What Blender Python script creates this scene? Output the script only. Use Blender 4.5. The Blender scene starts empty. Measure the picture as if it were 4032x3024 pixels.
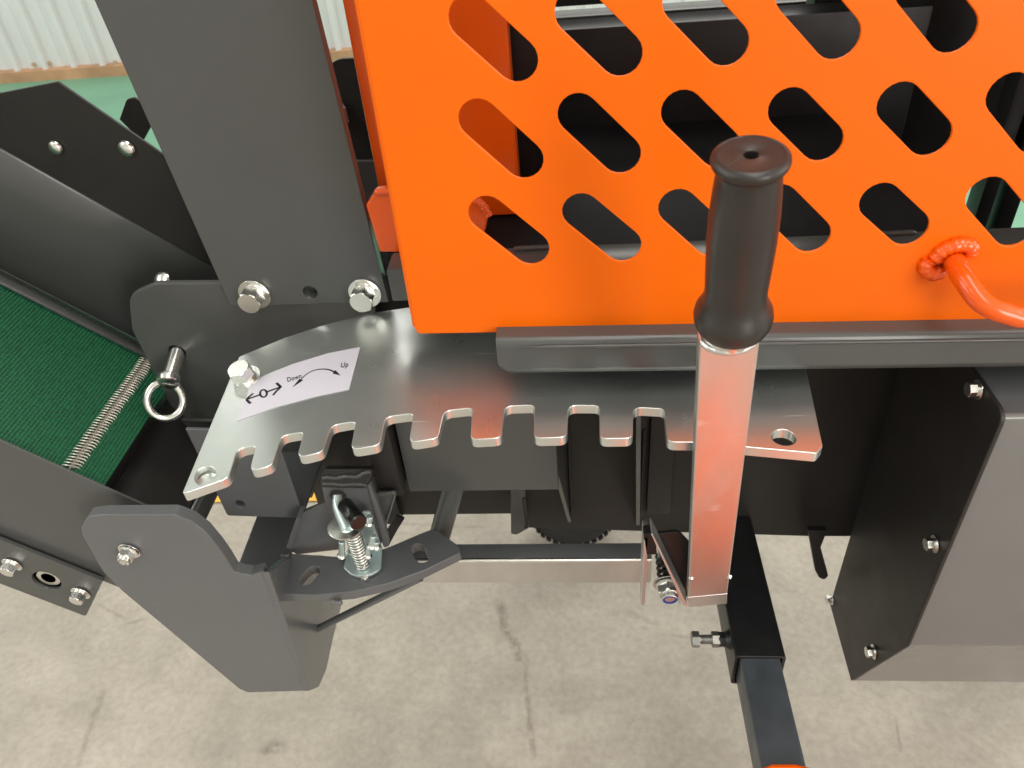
import bpy, bmesh, math, random
import numpy as np
from mathutils import Vector, Matrix, Quaternion
random.seed(7)
S = bpy.context.scene
COL = S.collection
R = math.radians

# ------------------------------------------------------------------ camera, light, exposure
CAM = np.array([0.0, 0.0, 1.35])
FPX = 3028.0
pt, yw, rl = R(38.0), R(-6.49), R(5.44)
cF = np.array([math.sin(yw)*math.cos(pt), math.cos(yw)*math.cos(pt), -math.sin(pt)])
_r = np.array([math.cos(yw), -math.sin(yw), 0.0]); _d = np.cross(cF, _r)
cR = math.cos(rl)*_r + math.sin(rl)*_d
cD = -math.sin(rl)*_r + math.cos(rl)*_d
cam = bpy.data.cameras.new('camera'); cob = bpy.data.objects.new('camera', cam); COL.objects.link(cob)
cam.sensor_width = 36.0; cam.lens = 36.0*FPX/4032.0; cam.clip_start = 0.02; cam.clip_end = 60
m = Matrix([[cR[0], -cD[0], -cF[0], CAM[0]], [cR[1], -cD[1], -cF[1], CAM[1]], [cR[2], -cD[2], -cF[2], CAM[2]], [0, 0, 0, 1]])
cob.matrix_world = m
cam.dof.use_dof = True; cam.dof.focus_distance = 0.70; cam.dof.aperture_fstop = 13.0
S.camera = cob
w = bpy.data.worlds.new("World"); S.world = w; w.use_nodes = True
w.node_tree.nodes['Background'].inputs[0].default_value = (0.9, 0.95, 1.0, 1)
w.node_tree.nodes['Background'].inputs[1].default_value = 0.25
S.view_settings.view_transform = 'Standard'; S.view_settings.look = 'None'
S.view_settings.exposure = 0.0; S.view_settings.gamma = 1.0
S.cycles.max_bounces = 6; S.cycles.diffuse_bounces = 4; S.cycles.glossy_bounces = 4
S.cycles.caustics_reflective = False; S.cycles.caustics_refractive = False
S.cycles.sample_clamp_indirect = 4.0
S.cycles.use_denoising = True

def lamp(name, loc, target, sx, sy, power, color=(1, 1, 1)):
    l = bpy.data.lights.new(name, 'AREA'); l.shape = 'RECTANGLE'; l.size = sx; l.size_y = sy
    l.energy = power; l.color = color
    o = bpy.data.objects.new(name, l); COL.objects.link(o); o.location = loc
    o.rotation_euler = (Vector(target)-Vector(loc)).to_track_quat('-Z', 'Y').to_euler()
    return o
WARM = (1.0, 0.962, 0.91); COOL = (0.95, 0.985, 1.0)
# daylight strips of the hall roof, the open door behind the photographer, then fill lights added at walls
for x in (-4.5, 0.5, 5.5):
    lamp('roof_light', (x, -0.3, 4.93), (x, -0.3, 0), 1.1, 8.0, 160, WARM)
lamp('door_light', (3.2, -5.85, 2.0), (0.6, 0, 1.1), 3.4, 3.4, 350, WARM)
lamp('wall_fill_light', (-6.85, 0.5, 2.2), (0, 0.6, 0.8), 7.0, 2.4, 165, COOL)
lamp('wall_fill_light', (8.85, 0.5, 2.0), (0, 0.6, 0.4), 7.0, 2.4, 260, WARM)  # side fill added to brighten the floor, no window known here
lamp('wall_fill_light', (1.0, 5.0, 3.6), (0.5, 1.0, 0.0), 9.0, 1.8, 200, WARM)  # added fill, lights the floor under the machine from behind

# ------------------------------------------------------------------ ray helpers: the place measured from the photograph
k = 1.8228
def A(v): return np.array(v, float)
def ray(x, y): return cF + cR*(x-2016)/FPX + cD*(y-1512)/FPX
def PY(x, y, y0): d = ray(x, y); return CAM + d*y0/d[1]
def PZ(x, y, z0): d = ray(x, y); return CAM + d*(z0-CAM[2])/d[2]
def PX(x, y, x0): d = ray(x, y); return CAM + d*x0/d[0]
def PH(x, y, P, n): d = ray(x, y); return CAM + d*((P-CAM) @ n)/(d @ n)
def nrm(v): v = A(v); return v/np.linalg.norm(v)
def zc(ox, oy, s, pts): return [(ox+p[0]/s, oy+p[1]/s) for p in pts]
def ov(pts): return [(p[0]*k, p[1]*k) for p in pts]

# ------------------------------------------------------------------ materials
def mat(name, col, rough=.4, metal=0., coat=0., bump=0., bscale=60., var=0., vscale=8., rvar=0., spec=.5, stretch=None, fleck=0.):
    m = bpy.data.materials.new(name); m.use_nodes = True
    nt = m.node_tree; N = nt.nodes; L = nt.links; b = N['Principled BSDF']
    b.inputs['Base Color'].default_value = (*col, 1); b.inputs['Roughness'].default_value = rough
    b.inputs['Metallic'].default_value = metal; b.inputs['Specular IOR Level'].default_value = spec
    if coat: b.inputs['Coat Weight'].default_value = coat; b.inputs['Coat Roughness'].default_value = .08
    tc = N.new('ShaderNodeTexCoord'); src = tc.outputs['Object']
    if stretch:
        mp = N.new('ShaderNodeMapping'); mp.inputs['Scale'].default_value = stretch
        L.new(src, mp.inputs[0]); src = mp.outputs[0]
    out_col = None
    if var:
        n = N.new('ShaderNodeTexNoise'); n.inputs['Scale'].default_value = vscale; n.inputs['Detail'].default_value = 4
        n.inputs['Roughness'].default_value = .5
        L.new(src, n.inputs['Vector'])
        cr = N.new('ShaderNodeValToRGB'); e = cr.color_ramp.elements
        e[0].position = .15; e[1].position = .85
        e[0].color = (*[c*(1-var*1.6) for c in col], 1); e[1].color = (*[min(1, c*(1+var*1.6)) for c in col], 1)
        L.new(n.outputs[0], cr.inputs[0]); L.new(cr.outputs[0], b.inputs['Base Color']); out_col = cr.outputs[0]
    if rvar:
        n = N.new('ShaderNodeTexNoise'); n.inputs['Scale'].default_value = vscale*1.3; n.inputs['Detail'].default_value = 3
        L.new(src, n.inputs['Vector'])
        mr = N.new('ShaderNodeMapRange'); mr.inputs[1].default_value = .15; mr.inputs[2].default_value = .85
        mr.inputs[3].default_value = rough-rvar; mr.inputs[4].default_value = rough+rvar
        L.new(n.outputs[0], mr.inputs[0]); L.new(mr.outputs[0], b.inputs['Roughness'])
    if fleck:
        # small dings and scratches that show brighter
        fl_ = None
        for rot, sc_, lo in (((0, 0, .35), (14, 420, 60), .745), ((0, 0, 1.25), (11, 380, 60), .76), ((0, 0, -.5), (150, 210, 150), .80)):
            mp2 = N.new('ShaderNodeMapping'); mp2.inputs['Rotation'].default_value = rot; mp2.inputs['Scale'].default_value = sc_
            L.new(tc.outputs['Object'], mp2.inputs[0])
            n = N.new('ShaderNodeTexNoise'); n.inputs['Scale'].default_value = 1.0; n.inputs['Detail'].default_value = 1.5; n.inputs['Roughness'].default_value = .5
            L.new(mp2.outputs[0], n.inputs['Vector'])
            g = N.new('ShaderNodeMapRange'); g.inputs[1].default_value = lo-.02; g.inputs[2].default_value = lo+.03; g.inputs[4].default_value = fleck
            L.new(n.outputs[0], g.inputs[0])
            if fl_ is None: fl_ = g.outputs[0]
            else:
                mx = N.new('ShaderNodeMath'); mx.operation = 'MAXIMUM'; L.new(fl_, mx.inputs[0]); L.new(g.outputs[0], mx.inputs[1]); fl_ = mx.outputs[0]
        ad = N.new('ShaderNodeMixRGB'); ad.inputs[2].default_value = (.92, .92, .9, 1)
        L.new(fl_, ad.inputs[0])
        mm = N.new('ShaderNodeMath'); mm.operation = 'MULTIPLY_ADD'; L.new(fl_, mm.inputs[0]); mm.inputs[1].default_value = -.8; mm.inputs[2].default_value = metal; L.new(mm.outputs[0], b.inputs['Metallic'])
        if out_col: L.new(out_col, ad.inputs[1])
        else: ad.inputs[1].default_value = (*col, 1)
        L.new(ad.outputs[0], b.inputs['Base Color'])
    if bump:
        n = N.new('ShaderNodeTexNoise'); n.inputs['Scale'].default_value = bscale; n.inputs['Detail'].default_value = 5
        L.new(src, n.inputs['Vector'])
        bp = N.new('ShaderNodeBump'); bp.inputs['Strength'].default_value = bump; bp.inputs['Distance'].default_value = .002
        L.new(n.outputs[0], bp.inputs['Height']); L.new(bp.outputs[0], b.inputs['Normal'])
    return m

GREY = mat('graphite_paint', (.076, .079, .077), .25, 0, 0, .006, 420, .04, 9, .03)
GREYB = mat('grey_paint_bracket', (.120, .124, .130), .26, 0, .0, .0, 300, .03, 9, .03)
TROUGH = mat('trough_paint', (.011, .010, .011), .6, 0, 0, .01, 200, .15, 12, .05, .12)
GREYD = mat('dark_shaded_paint', (.022, .020, .019), .42, 0, 0, .01, 300, .12, 14, .06, .35)  # also stands for shade on the box side and conveyor upright
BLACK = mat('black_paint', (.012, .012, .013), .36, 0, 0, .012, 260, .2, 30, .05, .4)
ORANGE = mat('orange_paint', (.86, .138, .001), .36, 0, .02, .006, 160, .03, 7, .03, .22)
ORANGE2 = mat('orange_paint_glossy', (.84, .105, .003), .24, 0, .22, .01, 90, .04, 9, .03)
ZINC = mat('zinc_plate', (.74, .785, .77), .30, .90, 0, .008, 300, .05, 16, .06, .5, None, .45)
ZINCB = mat('zinc_bar', (.74, .74, .73), .36, 1, 0, .008, 90, .07, 26, .10, .5, (1, 1, .35), .3)
BRIGHT = mat('bright_zinc', (.80, .80, .77), .24, 1, 0, .06, 300, .1, 60, .05)
BLUEZ = mat('blue_zinc', (.58, .70, .70), .32, .7, 0, .03, 260, .10, 60, .06)
DULL = mat('dull_zinc', (.30, .30, .28), .38, .8, 0, .03, 200, .1, 40, .05)
RUBBER = mat('black_rubber', (.024, .020, .018), .36, 0, 0, .03, 500, .15, 30, .06, .5)
PLASTIC = mat('black_plastic', (.006, .006, .006), .30, 0, .3, .02, 90)
STICKER = mat('white_sticker', (.70, .69, .78), .45, 0, 0, .02, 90, .02, 20)
INK = mat('black_ink', (.008, .008, .01), .5)
NYLON = mat('blue_nylon', (.02, .05, .35), .4)
LACE = mat('belt_wire', (.56, .51, .45), .38, .8, 0, .1, 300, .15, 80)
WOOD = mat('brown_skirting', (.48, .27, .15), .6, 0, 0, .1, 40, .25, 6)
WALLM = mat('wall_sheet', (.66, .64, .65), .42, 0, 0, .02, 30, .03, 3, .05)
GREENF = mat('green_floor_paint', (.145, .34, .225), .45, 0, 0, .03, 30, .10, 3, .1)
YELLOW = mat('yellow_floor_line', (.95, .45, .05), .5, 0, 0, .03, 60, .06, 10)
TYRE = mat('tyre_rubber', (.014, .014, .014), .8, 0, 0, .2, 90, .2, 20)
RUST = mat('screw_rust', (.45, .33, .2), .6)
WHITEC = mat('ceiling_sheet', (.74, .74, .72), .6)

def concrete():
    m = bpy.data.materials.new('polished_concrete'); m.use_nodes = True
    nt = m.node_tree; N = nt.nodes; L = nt.links; b = N['Principled BSDF']
    tc = N.new('ShaderNodeTexCoord'); P = tc.outputs['Object']
    def noise(s, d=8, r=.6, dist=0.):
        n = N.new('ShaderNodeTexNoise'); n.inputs['Scale'].default_value = s; n.inputs['Detail'].default_value = d
        n.inputs['Roughness'].default_value = r; n.inputs['Distortion'].default_value = dist
        L.new(P, n.inputs['Vector']); return n.outputs[0]
    def ramp(f, a, bb, ca, cb):
        c = N.new('ShaderNodeValToRGB'); e = c.color_ramp.elements
        e[0].position = a; e[1].position = bb; e[0].color = (*ca, 1); e[1].color = (*cb, 1)
        L.new(f, c.inputs[0]); return c.outputs[0]
    def mix(f, a, bb, mode='MIX'):
        x = N.new('ShaderNodeMixRGB'); x.blend_type = mode
        if isinstance(f, float): x.inputs[0].default_value = f
        else: L.new(f, x.inputs[0])
        for i, v in ((1, a), (2, bb)):
            if isinstance(v, tuple): x.inputs[i].default_value = (*v, 1)
            else: L.new(v, x.inputs[i])
        return x.outputs[0]
    c = ramp(noise(3.0, 9, .62, .4), .30, .72, (.315, .284, .243), (.520, .474, .408))
    c2 = ramp(noise(13, 8, .7), .32, .70, (.78, .765, .74), (1, 1, 1))
    c = mix(.7, c, c2, 'MULTIPLY')
    c3 = ramp(noise(75, 5, .6), .30, .62, (.72, .71, .69), (1, 1, 1))
    c = mix(.6, c, c3, 'MULTIPLY')
    # dark pits and stains
    st = ramp(noise(7.5, 10, .78, .6), .635, .72, (0, 0, 0), (1, 1, 1))
    s2 = N.new('ShaderNodeMath'); s2.operation = 'MULTIPLY'; s2.inputs[1].default_value = .55; L.new(st, s2.inputs[0])
    c = mix(s2.outputs[0], c, (.20, .175, .14))
    pit = ramp(noise(150, 2, .5), .72, .76, (0, 0, 0), (1, 1, 1))
    s3 = N.new('ShaderNodeMath'); s3.operation = 'MULTIPLY'; s3.inputs[1].default_value = .5; L.new(pit, s3.inputs[0])
    c = mix(s3.outputs[0], c, (.16, .13, .10))
    # hairline cracks and marks: (x0,y0,x1,y1,width)
    sep = N.new('ShaderNodeSeparateXYZ'); L.new(P, sep.inputs[0])
    wob = noise(9, 6, .7); wobf = noise(60, 4, .7)
    def M(op, a, bb=None, cc=None, clamp=False):
        x = N.new('ShaderNodeMath'); x.operation = op; x.use_clamp = clamp
        for i, v in enumerate((a, bb, cc)):
            if v is None: continue
            if isinstance(v, (int, float)): x.inputs[i].default_value = v
            else: L.new(v, x.inputs[i])
        return x.outputs[0]
    def mark(p0, p1, wd, stg, wob_a):
        d = p1-p0; ln = float(np.hypot(*d)); u = d/ln; n = A((-u[1], u[0]))
        al = M('ADD', M('MULTIPLY', sep.outputs[0], float(u[0])), M('MULTIPLY', sep.outputs[1], float(u[1])))
        al = M('SUBTRACT', al, float(u @ p0))
        ac = M('ADD', M('MULTIPLY', sep.outputs[0], float(n[0])), M('MULTIPLY', sep.outputs[1], float(n[1])))
        ac = M('SUBTRACT', ac, float(n @ p0))
        ac = M('ADD', ac, M('MULTIPLY', M('SUBTRACT', wob, .5), wob_a))
        ac = M('ADD', ac, M('MULTIPLY', M('SUBTRACT', wobf, .5), wd*1.8))
        e = M('ABSOLUTE', ac)
        e = M('SUBTRACT', 1.0, M('DIVIDE', e, wd), clamp=True)
        e = M('POWER', e, .7)
        en = M('MULTIPLY', M('MULTIPLY', M('ADD', al, .02), 40.0, clamp=True), M('MULTIPLY', M('SUBTRACT', ln+.02, al), 40.0, clamp=True))
        brk = M('MULTIPLY', M('SUBTRACT', wobf, .30), 4.0, clamp=True)
        return M('MULTIPLY', M('MULTIPLY', M('MULTIPLY', e, en), brk), stg)
    marks = [((1965, 2380), (2060, 2600), .013, .75, .06), ((2060, 2600), (2100, 2960), .007, .6, .05),
             ((405, 2740), (375, 2830), .010, .55, .03), ((372, 2830), (325, 2990), .007, .5, .03),
             ((1045, 2950), (1100, 2935), .018, .85, .01), ((2470, 2410), (2560, 2445), .010, .35, .02),
             ((2610, 2500), (2740, 2520), .004, .45, .04), ((3530, 2850), (3545, 2940), .004, .5, .01),
             ((395, 2385), (480, 2430), .005, .45, .01), ((1230, 2130), (1300, 2140), .01, .3, .01),
             ((500, 2455), (565, 2440), .005, .5, .01), ((1530, 2060), (1900, 2075), .006, .35, .01)]
    tot = None
    for a, bb, wd, stg, wa in marks:
        q = mark(PZ(*a, 0)[:2], PZ(*bb, 0)[:2], wd, stg, wa)
        tot = q if tot is None else M('MAXIMUM', tot, q)
    tot = M('MULTIPLY', tot, .8)
    c = mix(tot, c, (.115, .095, .07))
    L.new(c, b.inputs['Base Color'])
    rr = N.new('ShaderNodeMapRange'); rr.inputs[3].default_value = .42; rr.inputs[4].default_value = .62
    L.new(noise(6, 6), rr.inputs[0]); L.new(rr.outputs[0], b.inputs['Roughness'])
    bp = N.new('ShaderNodeBump'); bp.inputs['Strength'].default_value = .22; bp.inputs['Distance'].default_value = .004
    L.new(noise(55, 8, .7), bp.inputs['Height']); L.new(bp.outputs[0], b.inputs['Normal'])
    return m

def belt_mat(T, W):
    m = bpy.data.materials.new('green_belt'); m.use_nodes = True
    nt = m.node_tree; N = nt.nodes; L = nt.links; b = N['Principled BSDF']
    b.inputs['Roughness'].default_value = .62
    g = N.new('ShaderNodeNewGeometry')
    dt = N.new('ShaderNodeVectorMath'); dt.operation = 'DOT_PRODUCT'; dt.inputs[1].default_value = tuple(T); L.new(g.outputs['Position'], dt.inputs[0])
    sep = N.new('ShaderNodeSeparateXYZ'); L.new(g.outputs['Position'], sep.inputs[0])
    def wave(src, freq):
        a = N.new('ShaderNodeMath'); a.operation = 'MULTIPLY'; a.inputs[1].default_value = freq*2*math.pi; L.new(src, a.inputs[0])
        s = N.new('ShaderNodeMath'); s.operation = 'SINE'; L.new(a.outputs[0], s.inputs[0])
        h = N.new('ShaderNodeMath'); h.operation = 'MULTIPLY_ADD'; h.inputs[1].default_value = .5; h.inputs[2].default_value = .5; L.new(s.outputs[0], h.inputs[0]); return h.outputs[0]
    w2 = wave(sep.outputs[1], 230)
    n = N.new('ShaderNodeTexNoise'); n.inputs['Scale'].default_value = 260; L.new(g.outputs['Position'], n.inputs['Vector'])
    mu = N.new('ShaderNodeMath'); mu.operation = 'MULTIPLY'; L.new(w2, mu.inputs[0]); mu.inputs[1].default_value = .28
    ad = N.new('ShaderNodeMath'); ad.operation = 'ADD'; L.new(mu.outputs[0], ad.inputs[0]); L.new(n.outputs[0], ad.inputs[1])
    cr = N.new('ShaderNodeValToRGB'); e = cr.color_ramp.elements
    e[0].position = .25; e[1].position = 1.0; e[0].color = (.003, .045, .018, 1); e[1].color = (.007, .132, .055, 1)
    L.new(ad.outputs[0], cr.inputs[0]); L.new(cr.outputs[0], b.inputs['Base Color'])
    bp = N.new('ShaderNodeBump'); bp.inputs['Strength'].default_value = .5; bp.inputs['Distance'].default_value = .001
    L.new(ad.outputs[0], bp.inputs['Height']); L.new(bp.outputs[0], b.inputs['Normal'])
    return m

# ------------------------------------------------------------------ object helpers
ORG = {}
def tag(o, label=None, cat=None, group=None, kind=None):
    for n, v in (('label', label), ('category', cat), ('group', group), ('kind', kind)):
        if v: o[n] = v
    return o
def thing(name, loc, label, cat, group=None):
    o = bpy.data.objects.new(name, None); COL.objects.link(o); o.location = loc
    o.empty_display_size = .02; ORG[o.name] = A(loc)
    return tag(o, label, cat, group)
def org(p): return ORG[p.name]
def link(name, me, mt, parent=None, smooth=35):
    if mt is not None and not me.materials: me.materials.append(mt)
    if smooth:
        me.polygons.foreach_set('use_smooth', [True]*len(me.polygons)); me.set_sharp_from_angle(angle=R(smooth))
    o = bpy.data.objects.new(name, me); COL.objects.link(o)
    if parent is not None: o.parent = parent; ORG[o.name] = org(parent)
    else: ORG[o.name] = A((0, 0, 0))
    return o
def finish(name, me, mt, parent=None, smooth=35):
    """me in world coordinates; re-centred on its thing (or on its own base)"""
    if parent is None:
        co = np.array([v.co[:] for v in me.vertices]); b = A([co[:, 0].mean(), co[:, 1].mean(), co[:, 2].min()])
    else: b = org(parent)
    me.transform(Matrix.Translation(-Vector(b))); me.update()
    o = link(name, me, mt, parent, smooth)
    if parent is None: o.location = b; ORG[o.name] = b
    return o
def pymesh(name, vs, fs, mt, parent=None, smooth=35):
    me = bpy.data.meshes.new(name); me.from_pydata([tuple(map(float, v)) for v in vs], [], fs); me.validate()
    bm = bmesh.new(); bm.from_mesh(me); bmesh.ops.recalc_face_normals(bm, faces=bm.faces); bm.to_mesh(me); bm.free()
    return finish(name, me, mt, parent, smooth)
def roundpoly(p, r, seg=5):
    n = len(p); out = []
    rr = r if isinstance(r, (list, tuple)) else [r]*n
    for i in range(n):
        a, b, c = A(p[i-1]), A(p[i]), A(p[(i+1) % n]); q = rr[i]
        if q <= 0: out.append(b); continue
        u, v = a-b, c-b; lu, lv = np.linalg.norm(u), np.linalg.norm(v); u, v = u/lu, v/lv
        cs = float(np.clip(u @ v, -1, 1)); ang = math.acos(cs)
        if ang > math.pi-.05: out.append(b); continue
        d = min(q/math.tan(ang/2), .48*lu, .48*lv)
        p0, p1 = b+u*d, b+v*d
        for s in range(seg+1):
            t = s/seg; out.append((1-t)**2*p0 + 2*t*(1-t)*b + t*t*p1)
    return out
def prism(name, pts, n_out, t, mt, parent=None, r=0., holes=(), bevel=.0006, seg=5, segb=2):
    """pts: 3-D points on the near face; solid of thickness t behind it"""
    N = nrm(n_out); P0 = A(pts[0])
    ref = A((0, 0, 1)) if abs(N[2]) < .9 else A((0, 1, 0))
    U = nrm(np.cross(ref, N)); V = np.cross(N, U)
    to2 = lambda p: A([(A(p)-P0) @ U, (A(p)-P0) @ V])
    cu = bpy.data.curves.new(name, 'CURVE'); cu.dimensions = '2D'; cu.fill_mode = 'BOTH'
    cu.extrude = max(t/2-bevel, 1e-5); cu.bevel_depth = bevel; cu.bevel_resolution = segb-1; cu.offset = -bevel
    loops = [roundpoly([to2(p) for p in pts], r, seg)] + [[to2(q) for q in h] for h in holes]
    for lp in loops:
        sp = cu.splines.new('POLY'); sp.points.add(len(lp)-1)
        for i, q in enumerate(lp): sp.points[i].co = (q[0], q[1], 0, 1)
        sp.use_cyclic_u = True
    tmp = bpy.data.objects.new('tmp', cu); me = bpy.data.meshes.new_from_object(tmp)
    bpy.data.objects.remove(tmp); bpy.data.curves.remove(cu)
    me.name = name; me.materials.clear()
    bm = bmesh.new(); bm.from_mesh(me); bmesh.ops.remove_doubles(bm, verts=bm.verts, dist=1e-6); bm.to_mesh(me); bm.free()
    c = P0 - N*t/2
    me.transform(Matrix([[U[0], V[0], N[0], c[0]], [U[1], V[1], N[1], c[1]], [U[2], V[2], N[2], c[2]], [0, 0, 0, 1]]))
    # faces, rounded rims and side walls each shade on their own, so the flats stay flat
    me.polygons.foreach_set('use_smooth', [True]*len(me.polygons))
    Nv = Vector(N); cls = [(0 if abs(p.normal @ Nv) > .995 else 2 if abs(p.normal @ Nv) < .05 else 1) for p in me.polygons]
    ek = {}
    for p in me.polygons:
        for e in p.edge_keys: ek.setdefault(e, []).append(p.index)
    sh = []
    for e in me.edges:
        f = ek.get(tuple(sorted(e.vertices)), [])
        bad = len(f) != 2 or cls[f[0]] != cls[f[1]] or me.polygons[f[0]].normal.angle(me.polygons[f[1]].normal, 0) > .55
        sh.append(bad)
    at = me.attributes.get('sharp_edge') or me.attributes.new('sharp_edge', 'BOOLEAN', 'EDGE')
    at.data.foreach_set('value', sh)
    return finish(name, me, mt, parent, 0)
def circ(c, n, r, k_=24, ry=None, ax=None):
    n = nrm(n); ref = A((0, 0, 1)) if abs(n[2]) < .9 else A((0, 1, 0))
    u = nrm(np.cross(ref, n)) if ax is None else nrm(ax); v = np.cross(n, u); ry = ry or r
    return [A(c)+u*r*math.cos(2*math.pi*i/k_)+v*ry*math.sin(2*math.pi*i/k_) for i in range(k_)]
def slotpts(c0, c1, r, n, k_=9):
    c0, c1 = A(c0), A(c1); d = nrm(c1-c0); n = nrm(n); e = np.cross(n, d); out = []
    for i in range(k_+1):
        a = -math.pi/2+math.pi*i/k_; out.append(c1+d*r*math.cos(a)+e*r*math.sin(a))
    for i in range(k_+1):
        a = math.pi/2+math.pi*i/k_; out.append(c0+d*r*math.cos(a)+e*r*math.sin(a))
    return out
def ring_frame(ax):
    ax = nrm(ax); ref = A((0, 0, 1)) if abs(ax[2]) < .9 else A((1, 0, 0)); u = nrm(np.cross(ref, ax)); return u, np.cross(ax, u)
def lathe(name, p0, p1, prof, mt, parent=None, seg=40, cap=True, smooth=40):
    """prof: list of (s 0..1 along p0->p1, radius)"""
    p0, p1 = A(p0), A(p1); u, v = ring_frame(p1-p0); vs = []; fs = []
    for s, r in prof:
        for i in range(seg):
            a = 2*math.pi*i/seg; vs.append(p0+(p1-p0)*s+(u*math.cos(a)+v*math.sin(a))*r)
    for j in range(len(prof)-1):
        for i in range(seg):
            i2 = (i+1) % seg; fs.append((j*seg+i, j*seg+i2, (j+1)*seg+i2, (j+1)*seg+i))
    if cap:
        fs.append(tuple(range(seg))[::-1]); fs.append(tuple(range((len(prof)-1)*seg, len(prof)*seg)))
    return pymesh(name, vs, fs, mt, parent, smooth)
def cyl(name, p0, p1, r, mt, parent=None, seg=28, ch=.0008):
    L_ = np.linalg.norm(A(p1)-A(p0)); c = min(ch/L_, .3)
    return lathe(name, p0, p1, [(0, r-ch), (c, r), (1-c, r), (1, r-ch)], mt, parent, seg)
def catmull(pts, sub=6):
    P = [A(p) for p in pts]; P = [2*P[0]-P[1]]+P+[2*P[-1]-P[-2]]; out = []
    for i in range(1, len(P)-2):
        for s in range(sub):
            t = s/sub; out.append(.5*((2*P[i])+(-P[i-1]+P[i+1])*t+(2*P[i-1]-5*P[i]+4*P[i+1]-P[i+2])*t*t+(-P[i-1]+3*P[i]-3*P[i+1]+P[i+2])*t**3))
    out.append(P[-2]); return out
def tube(name, path, r, mt, parent=None, seg=16, closed=False, rfun=None):
    vs = []; fs = []; n = len(path); u = None
    for j, p in enumerate(path):
        if closed: d = nrm(A(path[(j+1) % n])-A(path[j-1]))
        else: d = nrm(A(path[min(j+1, n-1)])-A(path[max(j-1, 0)]))
        if u is None: u, v = ring_frame(d)
        u = nrm(u-d*(u @ d)); v = np.cross(d, u); rr = rfun(j/(n-1)) if rfun else r
        for i in range(seg):
            a = 2*math.pi*i/seg; vs.append(A(p)+(u*math.cos(a)+v*math.sin(a))*rr)
    for j in range(n if closed else n-1):
        j2 = (j+1) % n
        for i in range(seg):
            i2 = (i+1) % seg; fs.append((j*seg+i, j*seg+i2, j2*seg+i2, j2*seg+i))
    if not closed: fs.append(tuple(range(seg))[::-1]); fs.append(tuple(range((n-1)*seg, n*seg)))
    return pymesh(name, vs, fs, mt, parent, 60)
def box(name, lo, hi, mt, parent=None, b=.001):
    lo, hi = A(lo), A(hi); c = (lo+hi)/2; d = hi-lo
    bm = bmesh.new(); bmesh.ops.create_cube(bm, size=1, matrix=Matrix.Translation(c) @ Matrix.Diagonal((*d, 1)))
    if b: bmesh.ops.bevel(bm, geom=bm.edges, offset=b, segments=2, affect='EDGES', profile=.6)
    me = bpy.data.meshes.new(name); bm.to_mesh(me); bm.free()
    return finish(name, me, mt, parent, 45)
def hexa(name, P8, mt, parent=None, b=.0008):
    """solid with 4 bottom + 4 top corners"""
    bm = bmesh.new(); v = [bm.verts.new(tuple(map(float, p))) for p in P8]
    for f in ((0, 1, 2, 3), (4, 5, 6, 7), (0, 1, 5, 4), (1, 2, 6, 5), (2, 3, 7, 6), (3, 0, 4, 7)): bm.faces.new([v[i] for i in f])
    bmesh.ops.recalc_face_normals(bm, faces=bm.faces)
    if b: bmesh.ops.bevel(bm, geom=bm.edges, offset=b, segments=2, affect='EDGES')
    me = bpy.data.meshes.new(name); bm.to_mesh(me); bm.free()
    return finish(name, me, mt, parent, 45)

# ---- bolts: unit meshes (across-flats = 1), axis +Z, shared between all bolts
def unit_mesh(name, rings, seg, mt):
    vs = []; fs = []
    for z, r, ph in rings:
        for i in range(seg):
            a = 2*math.pi*i/seg
            if callable(r): rr = r(a)
            else: rr = r
            vs.append((rr*math.cos(a), rr*math.sin(a), z))
    n = len(rings)
    for j in range(n-1):
        for i in range(seg):
            i2 = (i+1) % seg; fs.append((j*seg+i, j*seg+i2, (j+1)*seg+i2, (j+1)*seg+i))
    fs.append(tuple(range(seg))[::-1]); fs.append(tuple(range((n-1)*seg, n*seg)))
    me = bpy.data.meshes.new(name); me.from_pydata(vs, [], fs); me.materials.append(mt)
    me.polygons.foreach_set('use_smooth', [True]*len(fs)); me.set_sharp_from_angle(angle=R(20)); return me
def hexr(a, s=.5):
    q = (a+math.pi/6) % (math.pi/3)-math.pi/6; return s/math.cos(q)
UM = {}
def umesh(kind, mt):
    key = kind+mt.name
    if key in UM: return UM[key]
    h = lambda a: hexr(a)
    if kind == 'head': me = unit_mesh('bolt_head', [(.0, h, 0), (.46, h, 0), (.50, lambda a: min(hexr(a), .555), 0), (.53, .50, 0), (.53, .42, 0)], 36, mt)
    if kind == 'nut': me = unit_mesh('lock_nut', [(0, .66, 0), (.06, .66, 0), (.09, h, 0), (.48, h, 0), (.55, lambda a: min(hexr(a), .52), 0), (.56, .44, 0), (.78, .41, 0), (.82, .34, 0), (.70, .33, 0), (.70, .27, 0), (.80, .26, 0)], 36, mt)
    if kind == 'washer': me = unit_mesh('washer_disc', [(-.10, .66, 0), (-.005, .66, 0), (.0, .64, 0)], 36, mt)
    if kind == 'wide': me = unit_mesh('washer_disc', [(-.11, .76, 0), (-.062, .765, 0), (-.05, .757, 0)], 36, mt)
    if kind == 'spring': me = unit_mesh('lock_washer', [(-.05, .50, 0), (.0, .51, 0), (.1, .51, 0), (.12, .49, 0)], 36, mt)
    if kind == 'dome': me = unit_mesh('dome_head', [(0, .5, 0), (.08, .5, 0), (.2, .44, 0), (.28, .33, 0), (.33, .18, 0), (.345, .05, 0)], 28, mt)
    if kind == 'ring': me = unit_mesh('nylon_ring', [(.70, .36, 0), (.84, .355, 0), (.845, .30, 0), (.74, .29, 0)], 28, mt)
    UM[key] = me; return me
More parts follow.
